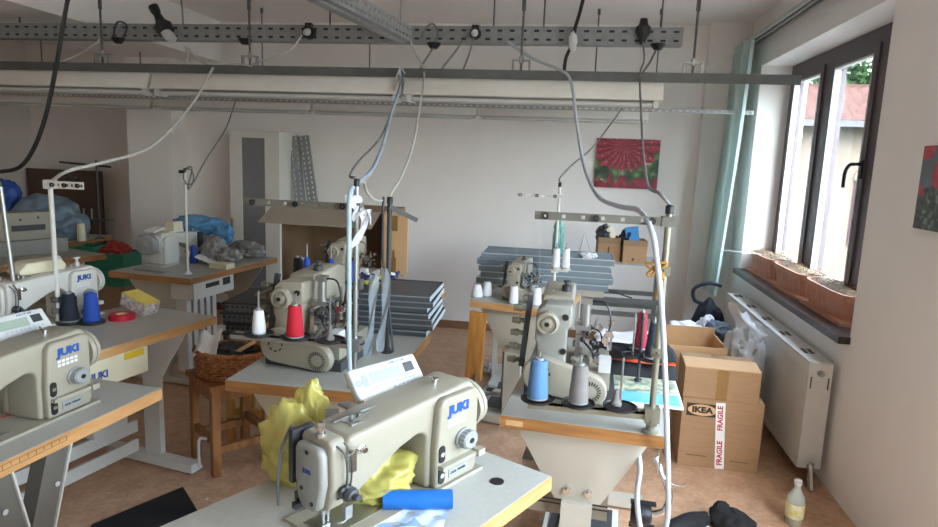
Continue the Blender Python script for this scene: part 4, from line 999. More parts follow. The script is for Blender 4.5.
# ------------------------------------------------------------------ stool with the wicker basket
st = thing('stool', 'stained wooden stool carrying the wicker basket', 'stool', (-1.63, 2.865, 0), R(-38), 'wooden stools')
def stool_parts(st, w=.30, H=.46, M_=WOODD):
    h = w/2
    g = G(); g.box(-h-.01, h+.01, -h-.01, h+.01, H-.028, H, .006); obj('seat', g, M_, st)
    for sx in (-1, 1):
        for sy in (-1, 1):
            g = G(); g.prism([(sx*(h-.02)-.02, sy*(h-.02)-.02), (sx*(h-.02)+.02, sy*(h-.02)-.02), (sx*(h-.02)+.02, sy*(h-.02)+.02), (sx*(h-.02)-.02, sy*(h-.02)+.02)], 0, H-.029, 'z', .003); obj('leg', g, M_, st)
    e = h-.041
    for sx in (-1, 1):
        for z, hh in ((.13, .018), (H-.06, .026)):
            g = G(); g.box(sx*(h-.02)-.012, sx*(h-.02)+.012, -e, e, z-hh, z+hh, .002); obj('stretcher', g, M_, st)
            g = G(); g.box(-e, e, sx*(h-.02)-.012, sx*(h-.02)+.012, z+.04-hh, z+.04+hh, .002) if z < .2 else g.box(-e, e, sx*(h-.02)-.012, sx*(h-.02)+.012, z-hh, z+hh, .002); obj('stretcher', g, M_, st)
stool_parts(st)
g = G(); g.tube(spl([(-.13, -.11, .24), (-.155, -.13, .245), (-.16, -.135, .20), (-.158, -.135, .12), (-.15, -.13, .10)]), .007, 7); o = one('hook', g, WHP, 'white plastic hook hanging on the stool leg', 'hook', P(200, 440, y=2.70)+V((.155, .13, -.24)), 0)
bk = thing('basket', 'wicker basket full of scraps and papers on the wooden stool', 'basket', (-1.60, 2.84, .4605), R(8))
g = G(); N, rows = 44, 9
for k in range(rows):
    z = .008+k*.0135; f = 1+.10*k/rows
    pts = []
    for i in range(N*2):
        a = 2*pi*i/(N*2); w = .004*(1 if (i//2+k) % 2 else -1); pts.append(((.165*f+w)*cos(a), (.115*f+w)*sin(a), z))
    pts.append(pts[0]); g.tube(pts, .0062, 6, False)
for i in range(N):
    a = 2*pi*(i+.5)/N; g.tube([(.165*cos(a), .115*sin(a), .0), (.180*cos(a), .126*sin(a), .125)], .003, 5)
g.tube([(.183*cos(2*pi*i/40), .129*sin(2*pi*i/40), .128+.004*sin(i*2.6)) for i in range(41)], .010, 7, False)
obj('wicker_wall', g, WICK, bk)
g = G(); g.lathe([(0, 0), (.16, 0), (.16, .006), (0, .006)], n=30)
for v in g.bm.verts: v.co.y *= .7
obj('base', g, WICK, bk)
g = G(); g.sheet(lambda u, v: V((-.05+.09*(u-.5)*1.2, -.02+.10*(v-.5), .075+.11*v+.012*sin(u*8)+.01*sin(v*9+u*4))), 12, 12, .001); one('paper_scrap', g, PAPER, 'white paper scrap standing in left side of wicker basket', 'paper', bk.location - V((.05, .03, -.03)), R(10))
g = G(); g.M = Matrix.Rotation(R(-32), 4, 'Y'); g.box(-.055, .055, -.008, .008, 0, .016, .002); one('wooden_piece', g, CARDL, 'pale wooden scrap sticking up from right side of basket', 'wood piece', bk.location + V((.09, -.03, .15)), R(15))
g = G(); g.blob((0, 0, .045), (.12, .08, .05), crumple(0, 0, 4, .5, 6)); one('cloth_scraps', g, DKG, 'dark cloth scraps filling the wicker basket', 'cloth', bk.location + V((.02, .0, .055)))
g = G(); g.box(-.07, .07, -.05, .05, 0, .002); one('paper_sheet', g, PAPER, 'white paper corner on stool seat right of basket', 'paper', (-1.49, 2.74, .462), R(20))

# ------------------------------------------------------------------ stack of dark patterned trays on a brown stool behind
s2 = thing('stool', 'orange brown wooden stool under the dark patterned trays', 'stool', (-1.62, 3.20, 0), R(5), 'wooden stools')
stool_parts(s2, .30, .56, WOODO)
g = G(); g.box(-.04, .08, -.1645, -.1605, .44, .50); obj('label_plate', g, PAPER, s2)
patt = picture_mat('dimpled_black', lambda n, l, v, b: None)
def hexm(n, l, v, b):
    vo = n.new('ShaderNodeTexVoronoi'); vo.inputs['Scale'].default_value = 38; vo.inputs['Randomness'].default_value = .15; l.new(v, vo.inputs['Vector'])
    l.new(ramp_(n, l, vo.outputs['Distance'], [(.2, '#2f3133'), (.42, '#606467')]), b.inputs['Base Color'])
patt = picture_mat('dimpled_black2', hexm)
names = ['lowest', 'second lowest', 'second highest', 'topmost']
for k in range(4):
    t = thing('plastic_tray', f'{names[k]} black patterned plastic tray stacked on the orange brown stool', 'tray', (-1.62+.012*(k % 2), 3.20, .5605+k*.056), R(4+2*(k % 2)), 'black trays on the stool')
    g = G(); g.box(-.14, .14, -.18, .18, 0, .045, .003); obj('body', g, patt, t); g = G(); g.box(-.15, .15, -.19, .19, .045, .054, .002); obj('rim', g, DKG, t)
g = G(); g.tube(spl([(-.0, 0, .006), (.06, .05, .03), (.12, .04, .05), (.16, .10, .012)]), .006, 6); g.tube([(.05, .0, .006), (.14, .03, .03), (.18, .06, .006)], .005, 6)
one('wire_offcuts', g, GALV, 'pale bent strips lying on the dark patterned trays', 'strips', (-1.65, 3.17, .5605+4*.056))

# ------------------------------------------------------------------ far middle table with panels, carton and machine
t3 = sewing_table('sewing_table', 'far middle sewing table buried under charcoal panels and open carton', (-1.10, 3.36, 0), R(90), 1.02, .72, paint=STANDW, inset=.2)
mat('panel_lip_dark', '#7b8184', .4, var=.1); mat('panel_lip_blue', '#b9c6ce', .4, var=.1)
def panel(lab, L, W, H, M_, ME, loc, rz, group, flip=False):
    t = thing('plastic_tray', lab, 'panel', loc, rz, group)
    g = G(); pr = [(-W/2, 0), (W/2, 0), (W/2, H), (W/2-.006, H), (W/2-.006, .006), (-W/2+.02, .006), (-W/2+.02, H*.72), (-W/2+.008, H), (-W/2, H)]
    g.prism(pr, -L/2, L/2, 'x', .0008, 1); obj('channel', g, M_, t)
    g = G(); g.box(-L/2, L/2, -W/2-.0022, -W/2-.0001, H-.007, H-.001, .0005); obj('lip', g, MATS['panel_lip_' + ('dark' if M_ is PANELD else 'blue')], t)
    g = G(); g.box(-L/2+.001, L/2-.001, -W/2+.021, W/2-.0065, .007, H*.80, .001); obj('filling', g, M_, t)
    g = G(); g.box(L/2-.0008, L/2+.001, -W/2+.004, W/2-.004, .002, H*.9); obj('end_face', g, ME, t)
    return t
z = TZT+.0005
ordn = ['lowest', 'second from the bottom', 'third from the bottom', 'middle', 'third from the top', 'second from the top', 'topmost']
for k in range(7):
    panel(f'{ordn[k]} charcoal panel in stack beside the open carton', .36, .38, .0265, PANELD, PANELE, (-.80+.008*((k*3) % 4)-.004*(k > 3), 2.95+.006*((k*5) % 3), z), R(2+((k*7) % 3)*.8), 'charcoal panels'); z += .0268
ztop = z
cb = thing('carton', 'large open cardboard carton with raised flap on charcoal panels', 'carton', (-1.30, 3.60, TZT+.001), R(-3))
W, D, H = .60, .40, .50
g = G(); th = .006
g.box(-W/2, W/2, -D/2, D/2, 0, th); g.box(-W/2, W/2, D/2-th, D/2, th, H); g.box(-W/2, -W/2+th, -D/2, D/2-th, th, H); g.box(W/2-th, W/2, -D/2, D/2-th, th, H); g.box(-W/2+th, W/2-th, -D/2+.0, D/2-th, H-th, H); obj('body', g, CARDD, cb)
g = G(); g.prism([(-D/2, H), (-D/2-.15, H-.075), (-D/2-.15, H-.079), (-D/2, H-.004)], -W/2-.06, W/2-.01, 'x'); obj('flap', g, CARDG, cb, 'dull raised top flap')
g = G(); g.M = Matrix.Translation((W/2, -D/2, 0)) @ Matrix.Rotation(R(-8), 4, 'Z'); g.box(.002, .155, -.006, 0, .17, H-.01); fl_ = obj('flap', g, CARDL, cb, 'pale side flap facing the viewer')
g = G(); g.M = Matrix.Translation((W/2, -D/2, 0)) @ Matrix.Rotation(R(-8), 4, 'Z'); g.box(.06, .095, -.0072, -.006, H-.095, H-.012); obj('tape', g, TAPE, fl_)
g = G(); g.M = Matrix.Translation((W/2, -D/2, 0)) @ Matrix.Rotation(R(-8), 4, 'Z'); g.box(.055, .09, -.0072, -.006, .175, .26); g.box(.065, .08, -.0072, -.006, .26, .30); obj('tape', g, TAPE, fl_)
g = G(); g.M = Matrix.Translation((0, D/2, H)) @ Matrix.Rotation(R(14), 4, 'X'); g.box(-W/2+.06, W/2, -.20, 0, .0, .005); obj('flap', g, CARDD, cb, 'rear flap folded over top')
mw = P(322, 258, y=2.86)
g = G(); g.box(-.20, .14, -.10, .30, 0, .165, .004); one('carton', g, CARDD, 'low brown carton under the small distant coverstitch machine', 'carton', (-1.14, 2.95, TZT+.0005))
cov_b = dup(cov_mid, (-1.105, 2.92, TZT+.166), R(-3), 'small distant coverstitch machine before the open cardboard carton'); cov_b.scale = (.72, .72, .66)
for dx, lab in ((-.135, 'black thread cone left of the small distant machine'), (-.175, 'leftmost black thread cone behind the middle machine')):
    cone(lab, (-1.14+dx, 2.93 + (.03 if dx < -.15 else 0), TZT+.166), BLK, .13, .022, .018)
# move it clear of the panels: it stands on the middle table's far end
for px, py, lab in ((308, 266, 'blue thread cone left of the distant coverstitch machine'), (331, 262, 'blue thread cone right of the distant coverstitch machine'), (353, 256, 'blue thread cone behind the grey pole near carton')):
    p = P(px, py+6, y=2.72)
st_m2 = stand('thread_stand', 'dark thread stand pole with bent bracket, wrapped in clear film', (P(387, 350, y=2.5).x, 2.50, TZT), R(0), P(385, 202, y=2.5).z-TZT, None, (), .06, None, .010, DKG)
g = G(); hz = P(385, 206, y=2.5).z-TZT; g.bar((.0, -.012, hz), (.10, .05, hz-.055), .02, .018, .002); obj('bracket', g, DKG, st_m2)
# spool carrier with blue cones beside the distant machine
spx = P(331, 275, y=2.71)
st_c = stand('spool_tree', 'grey spool carrier holding three blue cones before carton', (P(357, 330, y=2.71).x, 2.71, TZT), 0, P(357, 228, y=2.71).z-TZT, None, [(P(307, 280, y=2.71).x-P(357, 330, y=2.71).x, 0, .03), (P(331, 278, y=2.71).x-P(357, 330, y=2.71).x, 0, .03), (P(353, 270, y=2.71).x-P(357, 330, y=2.71).x, -.03, .03)], P(331, 281, y=2.71).z-TZT, (P(300, 280, y=2.71).x-P(357, 330, y=2.71).x, .02, P(331, 281, y=2.71).z-TZT-.003), .006, STEEL)
zc = st_c.location.z + P(331, 281, y=2.71).z-TZT+.0095
for px, dy, lab in ((307, 0, 'blue thread cone left of the distant coverstitch machine'), (331, 0, 'blue thread cone right of the distant coverstitch machine'), (353, -.03, 'blue thread cone behind the grey pole near carton')):
    cone(lab, (P(px, 280, y=2.71).x, 2.71+dy, zc), BLU, .085, .019, .013)
# clear film strips wound round the poles
def strip(lab, pts, w, M_, ax=(1, 0, 0), tw=0.):
    ps = spl(pts, 8); o = ps[0]; a = V(ax).normalized(); g = G()
    def f(u, v):
        k = u*(len(ps)-1); i = min(int(k), len(ps)-2); p = ps[i].lerp(ps[i+1], k-i)-o; q = Matrix.Rotation(tw*u, 3, 'Z') @ a
        return p+q*(v-.5)*w*(1+.3*sin(u*9)) + V((0, 1, 0))*.006*sin(v*6+u*14)
    g.sheet(f, 30, 6); return one('film_strip', g, M_, lab, 'film strip', o, 0, 'film strips on the poles')
yy = 2.43
strip('wide clear film strip hanging between the two middle poles', [P(374, 275, y=yy), P(373, 300, y=yy), P(370, 335, y=yy), P(366, 362, y=yy)], .03, FPALE, (1, .2, 0), .5)
strip('twisted pale film strip hanging along the dark thread stand', [P(384, 268, y=2.46), P(386, 300, y=2.46), P(382, 330, y=2.46), P(380, 352, y=2.46)], .03, FPALE, (1, -.3, 0), 1.2)
yy = 2.05
strip('milky film strip knotted at the top of middle thread stand', [P(352, 195, y=yy), P(355, 205, y=yy), P(357, 212, y=yy), P(354, 222, y=yy)], .045, FWHT, (1, .3, 0), 1.5)
strip('milky film bow hanging below knot on middle thread stand', [P(361, 211, y=yy), P(366, 214, y=yy), P(362, 230, y=yy), P(354, 247, y=yy)], .04, FWHT, (1, .3, .3), 1.0)
strip('short milky film tail right of the knotted strip', [P(360, 212, y=yy), P(366, 212, y=yy), P(370, 216, y=yy), P(371, 222, y=yy)], .022, FWHT, (0, .2, 1), .2)
o_ = P(372, 280, y=2.72)
g = G(); rnd = random.Random(3)
YARN = [mat('yellow_yarn', '#c9c04a', .8), mat('navy_yarn', '#243060', .8), mat('white_yarn', '#d8d8d4', .8)]
for k in range(12):
    g.mi = k % 3; a = rnd.random()*6; c_ = V((rnd.uniform(-.06, .06), rnd.uniform(-.05, .05), .02+rnd.uniform(0, .05)))
    g.tube([c_+V((.03*cos(a+t_*.7), .022*sin(a+t_*.7), .012*sin(t_*1.3+a))) for t_ in range(9)], .007, 6)
one('yarn_heap', g, YARN, 'tangle of yellow, navy and white yarn on charcoal panels', 'yarn', (-.86, 2.88, ztop+.001))

# ------------------------------------------------------------------ back right table with white cones and panels
R2c = P(470, 300, z=TZT); r2a = R(76)
c = table_from_corner(R2c, r2a, .55, .52, -1, 1)
t4 = sewing_table('sewing_table', 'back sewing table with small machine and white thread cones', c, r2a, .55, .52, inset=.08, edge=EDGE)
g = G(); g.M = Matrix.Translation((-.26, .22, .56)) @ Matrix.Rotation(R(6), 4, 'Y'); g.box(-.012, .012, -.055, .045, -.28, .12, .008); obj('knee_pad', g, WOODO, t4, 'orange wooden knee board')
g = G(); g.cyl((-.30, .20, .32), (-.36, .21, .0), .006, n=8); g.cyl((-.10, .10, .45), (-.10, .10, .0), .006, n=8); g.cyl((-.02, .0, .45), (-.02, .0, .0), .006, n=8); obj('linkage_rod', g, DKRAIL, t4)
for k, (px, py) in enumerate(((500, 388), (499, 404))):
    q_ = P(px, py, z=.03); g = G(); t = thing('foot_pedal', ['white framed grey foot pedal under back table, farther one', 'white framed grey foot pedal nearer the right table'][k], 'pedal', (q_.x, q_.y, 0), R(-6), 'foot pedals')
    g.box(-.10, .10, -.12, .12, .02, .034, .004); g.box(-.09, .09, -.10, -.08, 0, .02); g.box(-.09, .09, .08, .10, 0, .02); obj('frame', g, WHP, t); g = G(); g.box(-.075, .075, -.095, .095, .0342, .04, .002); obj('rubber_pad', g, DKG, t)
q_ = P(488, 418, z=0); g = G(); g.box(-.1, .1, -.05, .05, 0, .05, .006); one('pedal_base', g, GRP, 'pale grey metal pedal base left of the right table', 'pedal', (q_.x, q_.y, 0), R(-6))
q_ = P(512, 300, z=TZT); w_ = P(512, 270, y=3.62)
cov_s = dup(cov_mid, (P(513, 270, y=3.66).x, 3.66, TZT+.0005), R(-12), 'small coverstitch machine on back table before blue grey panels'); cov_s.scale = (.68, .68, .66)
for px, py, h, lab in ((477, 297, .075, 'short white thread cone on left end of the back table'), (514, 291, .10, 'white thread cone standing before the back table machine'), (537, 290, .10, 'slim white thread cone right of the back table machine')):
    q_ = put(px, py) if px < 500 else P(px, py, y=3.60); cone(lab, (q_.x, q_.y, TZT+.0005), WHT, h, .036 if px < 500 else .028, .022, 0, 'white cones on the back table')
q_ = put(487, 296); cone('second short white thread cone on left end of back table', (q_.x, q_.y, TZT+.0005), WHT, .085, .03, .022, 0, 'white cones on the back table')
base = V((P(553, 300, y=3.85).x, 3.85, TZT)); 
zz = P(553, 268, y=3.85).z-TZT
st_r2 = stand('thread_stand', 'slim white thread stand pole carrying two white cones, back table', base, 0, P(556, 186, y=3.85).z-TZT, (P(517, 195, y=3.85).x-base.x, .015, P(530, 195, y=3.85).z-TZT, .018), [(.005, -.045, .032), (.062, -.03, .032)], zz, (-.02, .08, zz), .008, WHMET, padM=WHMET)
for dx, dy, lab in ((.005, -.045, 'white thread cone on stand in front of the teal bottle'), (.062, -.03, 'right white thread cone on stand before the teal bottle')):
    cone(lab, (base.x+dx, base.y+dy, TZT+zz+.0092), WHT, .115, .024, .020, 0, 'white cones on the back table')
q_ = V((P(558, 240, y=4.02).x, 4.02, 0)); 
bt5 = sewing_table('work_table', 'plain work table behind the back machine carrying blue grey panels', (-.18, 4.385, 0), 0, .84, .48, paint=STANDW, inset=.15, edge=LAMD)
z = TZT+.0005
names = ['lowest', 'second lowest', 'middle', 'second highest', 'topmost']
for k in range(5):
    panel(f'{names[k]} blue grey ribbed panel in stack behind the back machine', .86, .34, .041, PANELB, PANELE, (-.16+.012*((k*2) % 3), 4.32+.008*((k*3) % 2), z), R(-1.5+.8*((k*2) % 3)), 'blue grey panels'); z += .0414
zt = z
t = thing('bottle', 'teal plastic bottle standing on blue grey panels', 'bottle', (P(558, 240, y=4.25).x, 4.25, zt+.001))
g = G(); g.lathe([(0, 0), (.034, 0), (.036, .01), (.036, .13), (.030, .16), (.034, .18), (.030, .2), (.014, .235), (.014, .25), (0, .25)], n=24); obj('body', g, GBOTTLE, t); g = G(); g.lathe([(0, .2505), (.017, .2505), (.017, .27), (0, .27)], n=16); obj('cap', g, BLU, t)
t = thing('thread_tripod', 'thin wire tripod thread guide standing on blue grey panels', 'thread guide', (P(583, 256, y=4.22).x, 4.22, zt+.001))
g = G()
for a in range(3): g.tube([(.06*cos(a*2.1), .05*sin(a*2.1), .003), (0, 0, .16)], .0025, 5)
g.tube([(.06*cos(a*2.1), .05*sin(a*2.1), .003) for a in (0, 1, 2, 0)], .0025, 5); obj('frame', g, STEEL, t)
g = G(); g.blob((0, 0, .014), (.05, .04, .018), crumple(0, 0, 6, .5, 5)); one('white_scraps', g, WHC, 'small white scraps at right end of the blue grey panels', 'scraps', (P(588, 264, y=4.15).x, 4.19, zt+.001))
# steel frame with two little cartons
sf = thing('shelf_rack', 'grey steel shelf frame under two small cartons', 'shelf', (.40, 4.80, 0))
W, D, H = .56, .34, .86
for sx in (-1, 1):
    for sy in (-1, 1):
        g = G(); x, y = sx*(W/2-.014), sy*(D/2-.014); g.box(x-.014, x+.014, y-.014, y+.014, 0, H-.001, .002); obj('leg', g, DKRAIL, sf)
g = G(); g.box(-W/2, W/2, -D/2, D/2, H, H+.02, .003); obj('top', g, GALV, sf)
for z in (.60, .50):
    for sy in (-1, 1):
        g = G(); g.box(-W/2+.029, W/2-.029, sy*(D/2-.014)-.012, sy*(D/2-.014)+.012, z-.016, z+.016, .002); obj('rail', g, DKRAIL, sf)
def small_carton(nm, lab, px0, px1, pb, pt, y, zb, mk):
    a, b_ = P(px0, pb, y=y), P(px1, pb, y=y); w = b_.x-a.x; h = P(px0, pt, y=y).z-zb
    t = thing(nm, lab, 'carton', ((a.x+b_.x)/2, y+.09, zb), R(3), 'small cartons on the steel frame')
    g = G(); e = .004
    g.box(-w/2, w/2, -.09, -.09+e, 0, h); g.box(-w/2, w/2, .09-e, .09, 0, h); g.box(-w/2, -w/2+e, -.09+e, .09-e, 0, h); g.box(w/2-e, w/2, -.09+e, .09-e, 0, h); g.box(-w/2+e, w/2-e, -.09+e, .09-e, 0, e); obj('body', g, CARD, t)
    g = G(); g.box(-w/2-.001, w/2+.001, -.0915, -.0901, h*.76, h); obj('flap', g, CARDD, t)
    for x0, x1, z0, z1 in mk: g = G(); g.box(x0*w, x1*w, -.0922 if z0 > .75 else -.0909, -.0901, z0*h, z1*h); obj('print', g, mat('box_print', '#5a3f28', .8), t); return t, w, h
zf = H+.0205
t, w, h = small_carton('carton', 'left small cardboard carton on steel frame with a milk carton inside', 596, 618, 268, 237, 4.60, zf, [(-.06, .02, .1, .62), (.06, .12, .2, .5)])
g = G(); g.prism([(-.04, 0), (.04, 0), (.04, .20), (.0, .245), (-.04, .20)], -.035, .035, 'y', .002); one('milk_carton', g, CRP, 'cream milk carton sticking out of the left small carton', 'carton', (t.location.x+.005, t.location.y, zf+.005))
g = G(); g.blob((0, 0, .06), (.055, .07, .06), crumple(0, 0, 8, .4, 5)); one('dark_bag', g, DKG, 'dark crumpled bag in the left small carton', 'bag', (t.location.x-.03, t.location.y+.015, zf+.12))
t, w, h = small_carton('carton', 'right small cardboard carton with recycling marks on steel frame', 621, 645, 270, 240, 4.58, zf, [(-.12, -.02, .12, .24), (-.12, -.02, .28, .36), (.1, .34, .80, .92), (-.3, -.15, .84, .9)])
g = G(); g.M = Matrix.Rotation(R(-10), 4, 'Y'); g.box(-.04, .05, -.035, .035, 0, .235, .003); one('blue_carton', g, mat('blue_carton', '#2b86c4', .5), 'bright blue carton sticking out of the right small carton', 'carton', (t.location.x+.01, t.location.y, zf+.012))
g = G(); g.blob((0, 0, .06), (.05, .06, .06), crumple(0, 0, 9, .4, 5)); one('navy_bag', g, NAVT, 'navy crumpled wrapper left of blue carton', 'bag', (t.location.x-.045, t.location.y+.02, zf+.1))

# ------------------------------------------------------------------ cartons and bags by the radiator
def carton_closed(lab, x0, x1, y0, y1, z0, z1, M_, rz=0, top=None):
    cx, cy = (x0+x1)/2, (y0+y1)/2; t = thing('carton', lab, 'carton', (cx, cy, z0), rz); w, d, h = x1-x0, y1-y0, z1-z0
    g = G(); g.box(-w/2, w/2, -d/2, d/2, 0, h, .003); obj('body', g, M_, t); return t, w, d, h
a, b_ = P(677, 464, z=0), P(757, 474, z=0); rz = math.atan2(b_.y-a.y, b_.x-a.x); w0 = (b_-a).length
ub, vb = V((cos(rz), sin(rz), 0)), V((-sin(rz), cos(rz), 0)); cc = (a+b_)/2+vb*.17
t, w, d, h = carton_closed('lower cardboard carton with oval logo and red FRAGILE tape', cc.x-w0/2, cc.x+w0/2, cc.y-.17, cc.y+.17, 0, .375, CARD, rz)
g = G(); e = [(.072*cos(i*pi/16), .030*sin(i*pi/16)) for i in range(32)]
g.prism([(-.10+x, h-.062+z) for x, z in [(-.078, -.034), (.075, -.034), (.075, .034), (-.078, .034)]], -d/2-.0012, -d/2-.0001, 'y'); lp = obj('logo_field', g, mat('logo_ink', '#2c2722', .7), t)
g = G(); g.prism([(-.10+x, h-.062+z) for x, z in e], -d/2-.0018, -d/2-.0012, 'y'); obj('logo_oval', g, CARDL, lp)
text('logo', 'IKEA', .043, frame((-.10, -d/2-.0022, h-.062), (1, 0, 0), (0, 0, 1)), mat('logo_ink', '#2c2722'), lp, .0025, .0003, 1.15)
g = G(); g.M = Matrix.Translation((.012, -d/2-.0025, 0)) @ Matrix.Rotation(R(-4), 4, 'Y'); g.box(-.023, .023, 0, .0012, .003, h-.012); tp = obj('fragile_tape', g, PAPER, t)
for zc in (.09, .28):
    text('lettering', 'FRAGILE', .036, Matrix.Translation((.012, -d/2-.0025, 0)) @ Matrix.Rotation(R(-4), 4, 'Y') @ frame((0, -.0004, zc), (0, 0, 1), (-1, 0, 0)), mat('red_print', '#b52035', .6), tp, .0012, .0003)
for a_ in ((-.16, -.06, -d/2-.0008, -d/2-.0001, .06, .064), (.06, .15, -d/2-.0008, -d/2-.0001, .05, .053)): g = G(); g.box(*a_); obj('print', g, mat('box_print', '#5a3f28'), t)
t, w, d, h = carton_closed('upper cardboard carton with pale tape band on its open top', cc.x-w0/2+.0, cc.x+w0/2-.03, cc.y-.165, cc.y+.12, .376, .535, CARD, rz-R(1))
g = G(); g.box(-.025, .03, -d/2-.0008, -d/2-.0001, 0, h); g.box(-.025, .03, -d/2-.0008, d/2, h, h+.0008); obj('tape', g, TAPE, t)
g = G(); g.M = Matrix.Translation((0, -d/2+.004, h+.001)) @ Matrix.Rotation(R(4), 4, 'X'); g.box(-w/2, w/2, 0, .15, 0, .004); obj('flap', g, CARDL, t, 'pale top flap')
t = thing('carton', 'tall pale cardboard carton standing behind the stacked pair', 'carton', (.755, 3.98, 0), R(1)); W, D, H = .38, .34, .525
g = G(); e = .006; g.box(-W/2, W/2, -D/2, -D/2+e, 0, H); g.box(-W/2, W/2, D/2-e, D/2, 0, H+.04); g.box(-W/2, -W/2+e, -D/2+e, D/2-e, 0, H); g.box(W/2-e, W/2, -D/2+e, D/2-e, 0, H); g.box(-W/2+e, W/2-e, -D/2+e, D/2-e, 0, e); obj('body', g, CARDL, t)
g = G(); g.lathe([(.018, -.0012), (.028, -.0012), (.028, 0), (.018, 0), (.018, -.0012)], (-W/2+.05, -D/2-.0001, H-.21), (0, 1, 0), 20); obj('logo', g, mat('box_print', '#5a3f28'), t)
t = thing('carton', 'wide grey brown carton heaped with white cloth near the curtain', 'carton', (.90, 4.62, 0), R(0)); W, D, H = .46, .40, .40
g = G(); g.box(-W/2, W/2, -D/2, -D/2+e, 0, H); g.box(-W/2, W/2, D/2-e, D/2, 0, H); g.box(-W/2, -W/2+e, -D/2+e, D/2-e, 0, H); g.box(W/2-e, W/2, -D/2+e, D/2-e, 0, H); g.box(-W/2+e, W/2-e, -D/2+e, D/2-e, 0, e); obj('body', g, CARDG, t)
g = G(); g.box(-W/2, W/2, -D/2-.005, -D/2-.0002, H-.10, H); obj('flap', g, CARDD, t)
crumpled('white_cloth', [((-.02, 0, .09), (.16, .15, .08), 2, .4, 5), ((.10, .02, .13), (.06, .05, .09), 7, .5, 5)], WHC, 'crumpled white cloth heaped in the grey brown carton', 'cloth', (.90, 4.62, H-.10))
crumpled('navy_cloth', [((0, 0, .06), (.09, .09, .07), 4, .4, 5)], mat('slate_cloth', '#5b6472', .9, bump=.2), 'slate blue cloth at right edge of the grey brown carton', 'cloth', (1.06, 4.60, H-.03))
t = thing('plastic_bag', 'clear plastic bag of grey fluff between cartons and radiator', 'bag', (1.055, 3.86, .0))
g = G(); g.blob((-.01, 0, .36), (.105, .13, .27), crumple(0, 0, 6, .25, 7)); obj('stuffing', g, GRC, t, 'grey fluff')
g = G(); g.blob((-.01, 0, .37), (.113, .14, .29), crumple(0, 0, 6, .22, 6)); g.sheet(lambda u, v: V((-.09+.19*u+.03*sin(v*5), -.02+.05*sin(u*7+v*3), .58+.22*v*(1-.55*u)+.012*sin(u*14)*v)), 24, 14); b2 = obj('film', g, FCLR, t, 'clear film')
for v in b2.data.vertices: pass
# black hoop handle bag under the curtain and the floor things
g = G(); g.tube(spl([(0, 0, .0), (-.09, .0, .03), (-.10, 0, .12), (0, 0, .17), (.10, .02, .15)]), .014, 8); g.blob((.03, .0, -.24), (.12, .08, .27), crumple(0, 0, 2, .2, 3)); one('black_bag', g, NAVT, 'dark bag with hoop handle under the teal curtain', 'bag', (1.08, 5.12, .515))
t = thing('bottle', 'clear plastic bottle with yellow label below the radiator', 'bottle', (*P(793, 523, z=0).xy, 0))
g = G(); g.lathe([(0, 0), (.034, 0), (.038, .008), (.038, .11), (.036, .13), (.016, .165), (.014, .17), (.014, .185), (0, .185)], n=24); obj('body', g, BOTTLE, t)
g = G(); g.lathe([(0, .004), (.034, .005), (.034, .05), (0, .05)], n=20); obj('liquid', g, mat('pale_liquid', '#c9c27a', .2, alpha=.8), t)
g = G(); g.lathe([(.0386, .035), (.0388, .037), (.0388, .10), (.0386, .102)], n=24); obj('label', g, mat('bottle_label', '#d9cf70', .5, col2='#e8e6d8', scale=30), t)
g = G(); g.lathe([(0, .1855), (.016, .1855), (.016, .205), (0, .205)], n=16); obj('cap', g, WHP, t)
q_ = P(724, 522, z=0)
crumpled('black_bag', [((0, 0, .035), (.085, .05, .05), 3, .4, 3), ((-.05, .02, .05), (.035, .035, .05), 5, .4, 3)], BLKC, 'black crumpled bag on floor before the fragile carton', 'bag', (q_.x+.01, q_.y-.05, 0), R(-30))
q_ = P(684, 527, z=0); t = thing('shoe', 'black shoe with white edge lying near the hose', 'shoe', (q_.x, q_.y-.06, 0), R(40))
g = G(); g.prism([(-.12, -.04), (.1, -.045), (.13, 0), (.1, .045), (-.12, .04)], 0, .025, 'z', .008); obj('sole', g, WHP, t); g = G(); g.blob((0, 0, .045), (.12, .04, .04), crumple(0, 0, 3, .3, 3)); obj('upper', g, BLKC, t)
# floor: black sheet, grey mat
q = [P(183, 489, z=0), P(214, 540, z=0), P(70, 560, z=0), P(92, 527, z=0)]; o = sum(q, V())/4
g = G()
g.sheet(lambda u, v: V(((q[0]*(1-u)+q[1]*u)*(1-v)+(q[3]*(1-u)+q[2]*u)*v-o).to_tuple())+V((0, 0, .012+.008*sin(u*5+v*9)*sin(u*pi)*sin(v*pi))), 20, 20, .01); one('black_sheet', g, BLKC, 'black cloth sheet spread on floor beside left table', 'cloth', o)
rnd = random.Random(11)
g = G()
for k in range(150):
    px, py = rnd.uniform(90, 300), rnd.uniform(380, 520)
    if k > 70: px, py = rnd.uniform(435, 500), rnd.uniform(329, 400)
    p = P(px, py, z=0); s_ = rnd.uniform(.004, .014); a = rnd.random()*6
    g.faces([p+V((s_*cos(a), s_*sin(a), .0012)), p+V((-s_*sin(a)*.5, s_*cos(a)*.5, .005)), p+V((-s_*cos(a), -s_*sin(a), .0012)), p+V((s_*.4*sin(a), -s_*.4*cos(a), .0015))], [(0, 1, 2, 3)])
tag(obj('lint_scraps', g, mat('lint', '#d8d2c8', .9, var=.4, scale=40)), 'white lint and thread scraps scattered over the floor', 'scraps', None, 'stuff')
q_ = P(490, 372, z=0); g = G(); g.blob((0, 0, .03), (.06, .05, .035), crumple(0, 0, 12, .5, 5)); one('plastic_bag', g, FWHT, 'small milky plastic bag on floor under the back table', 'bag', (q_.x, q_.y, 0))
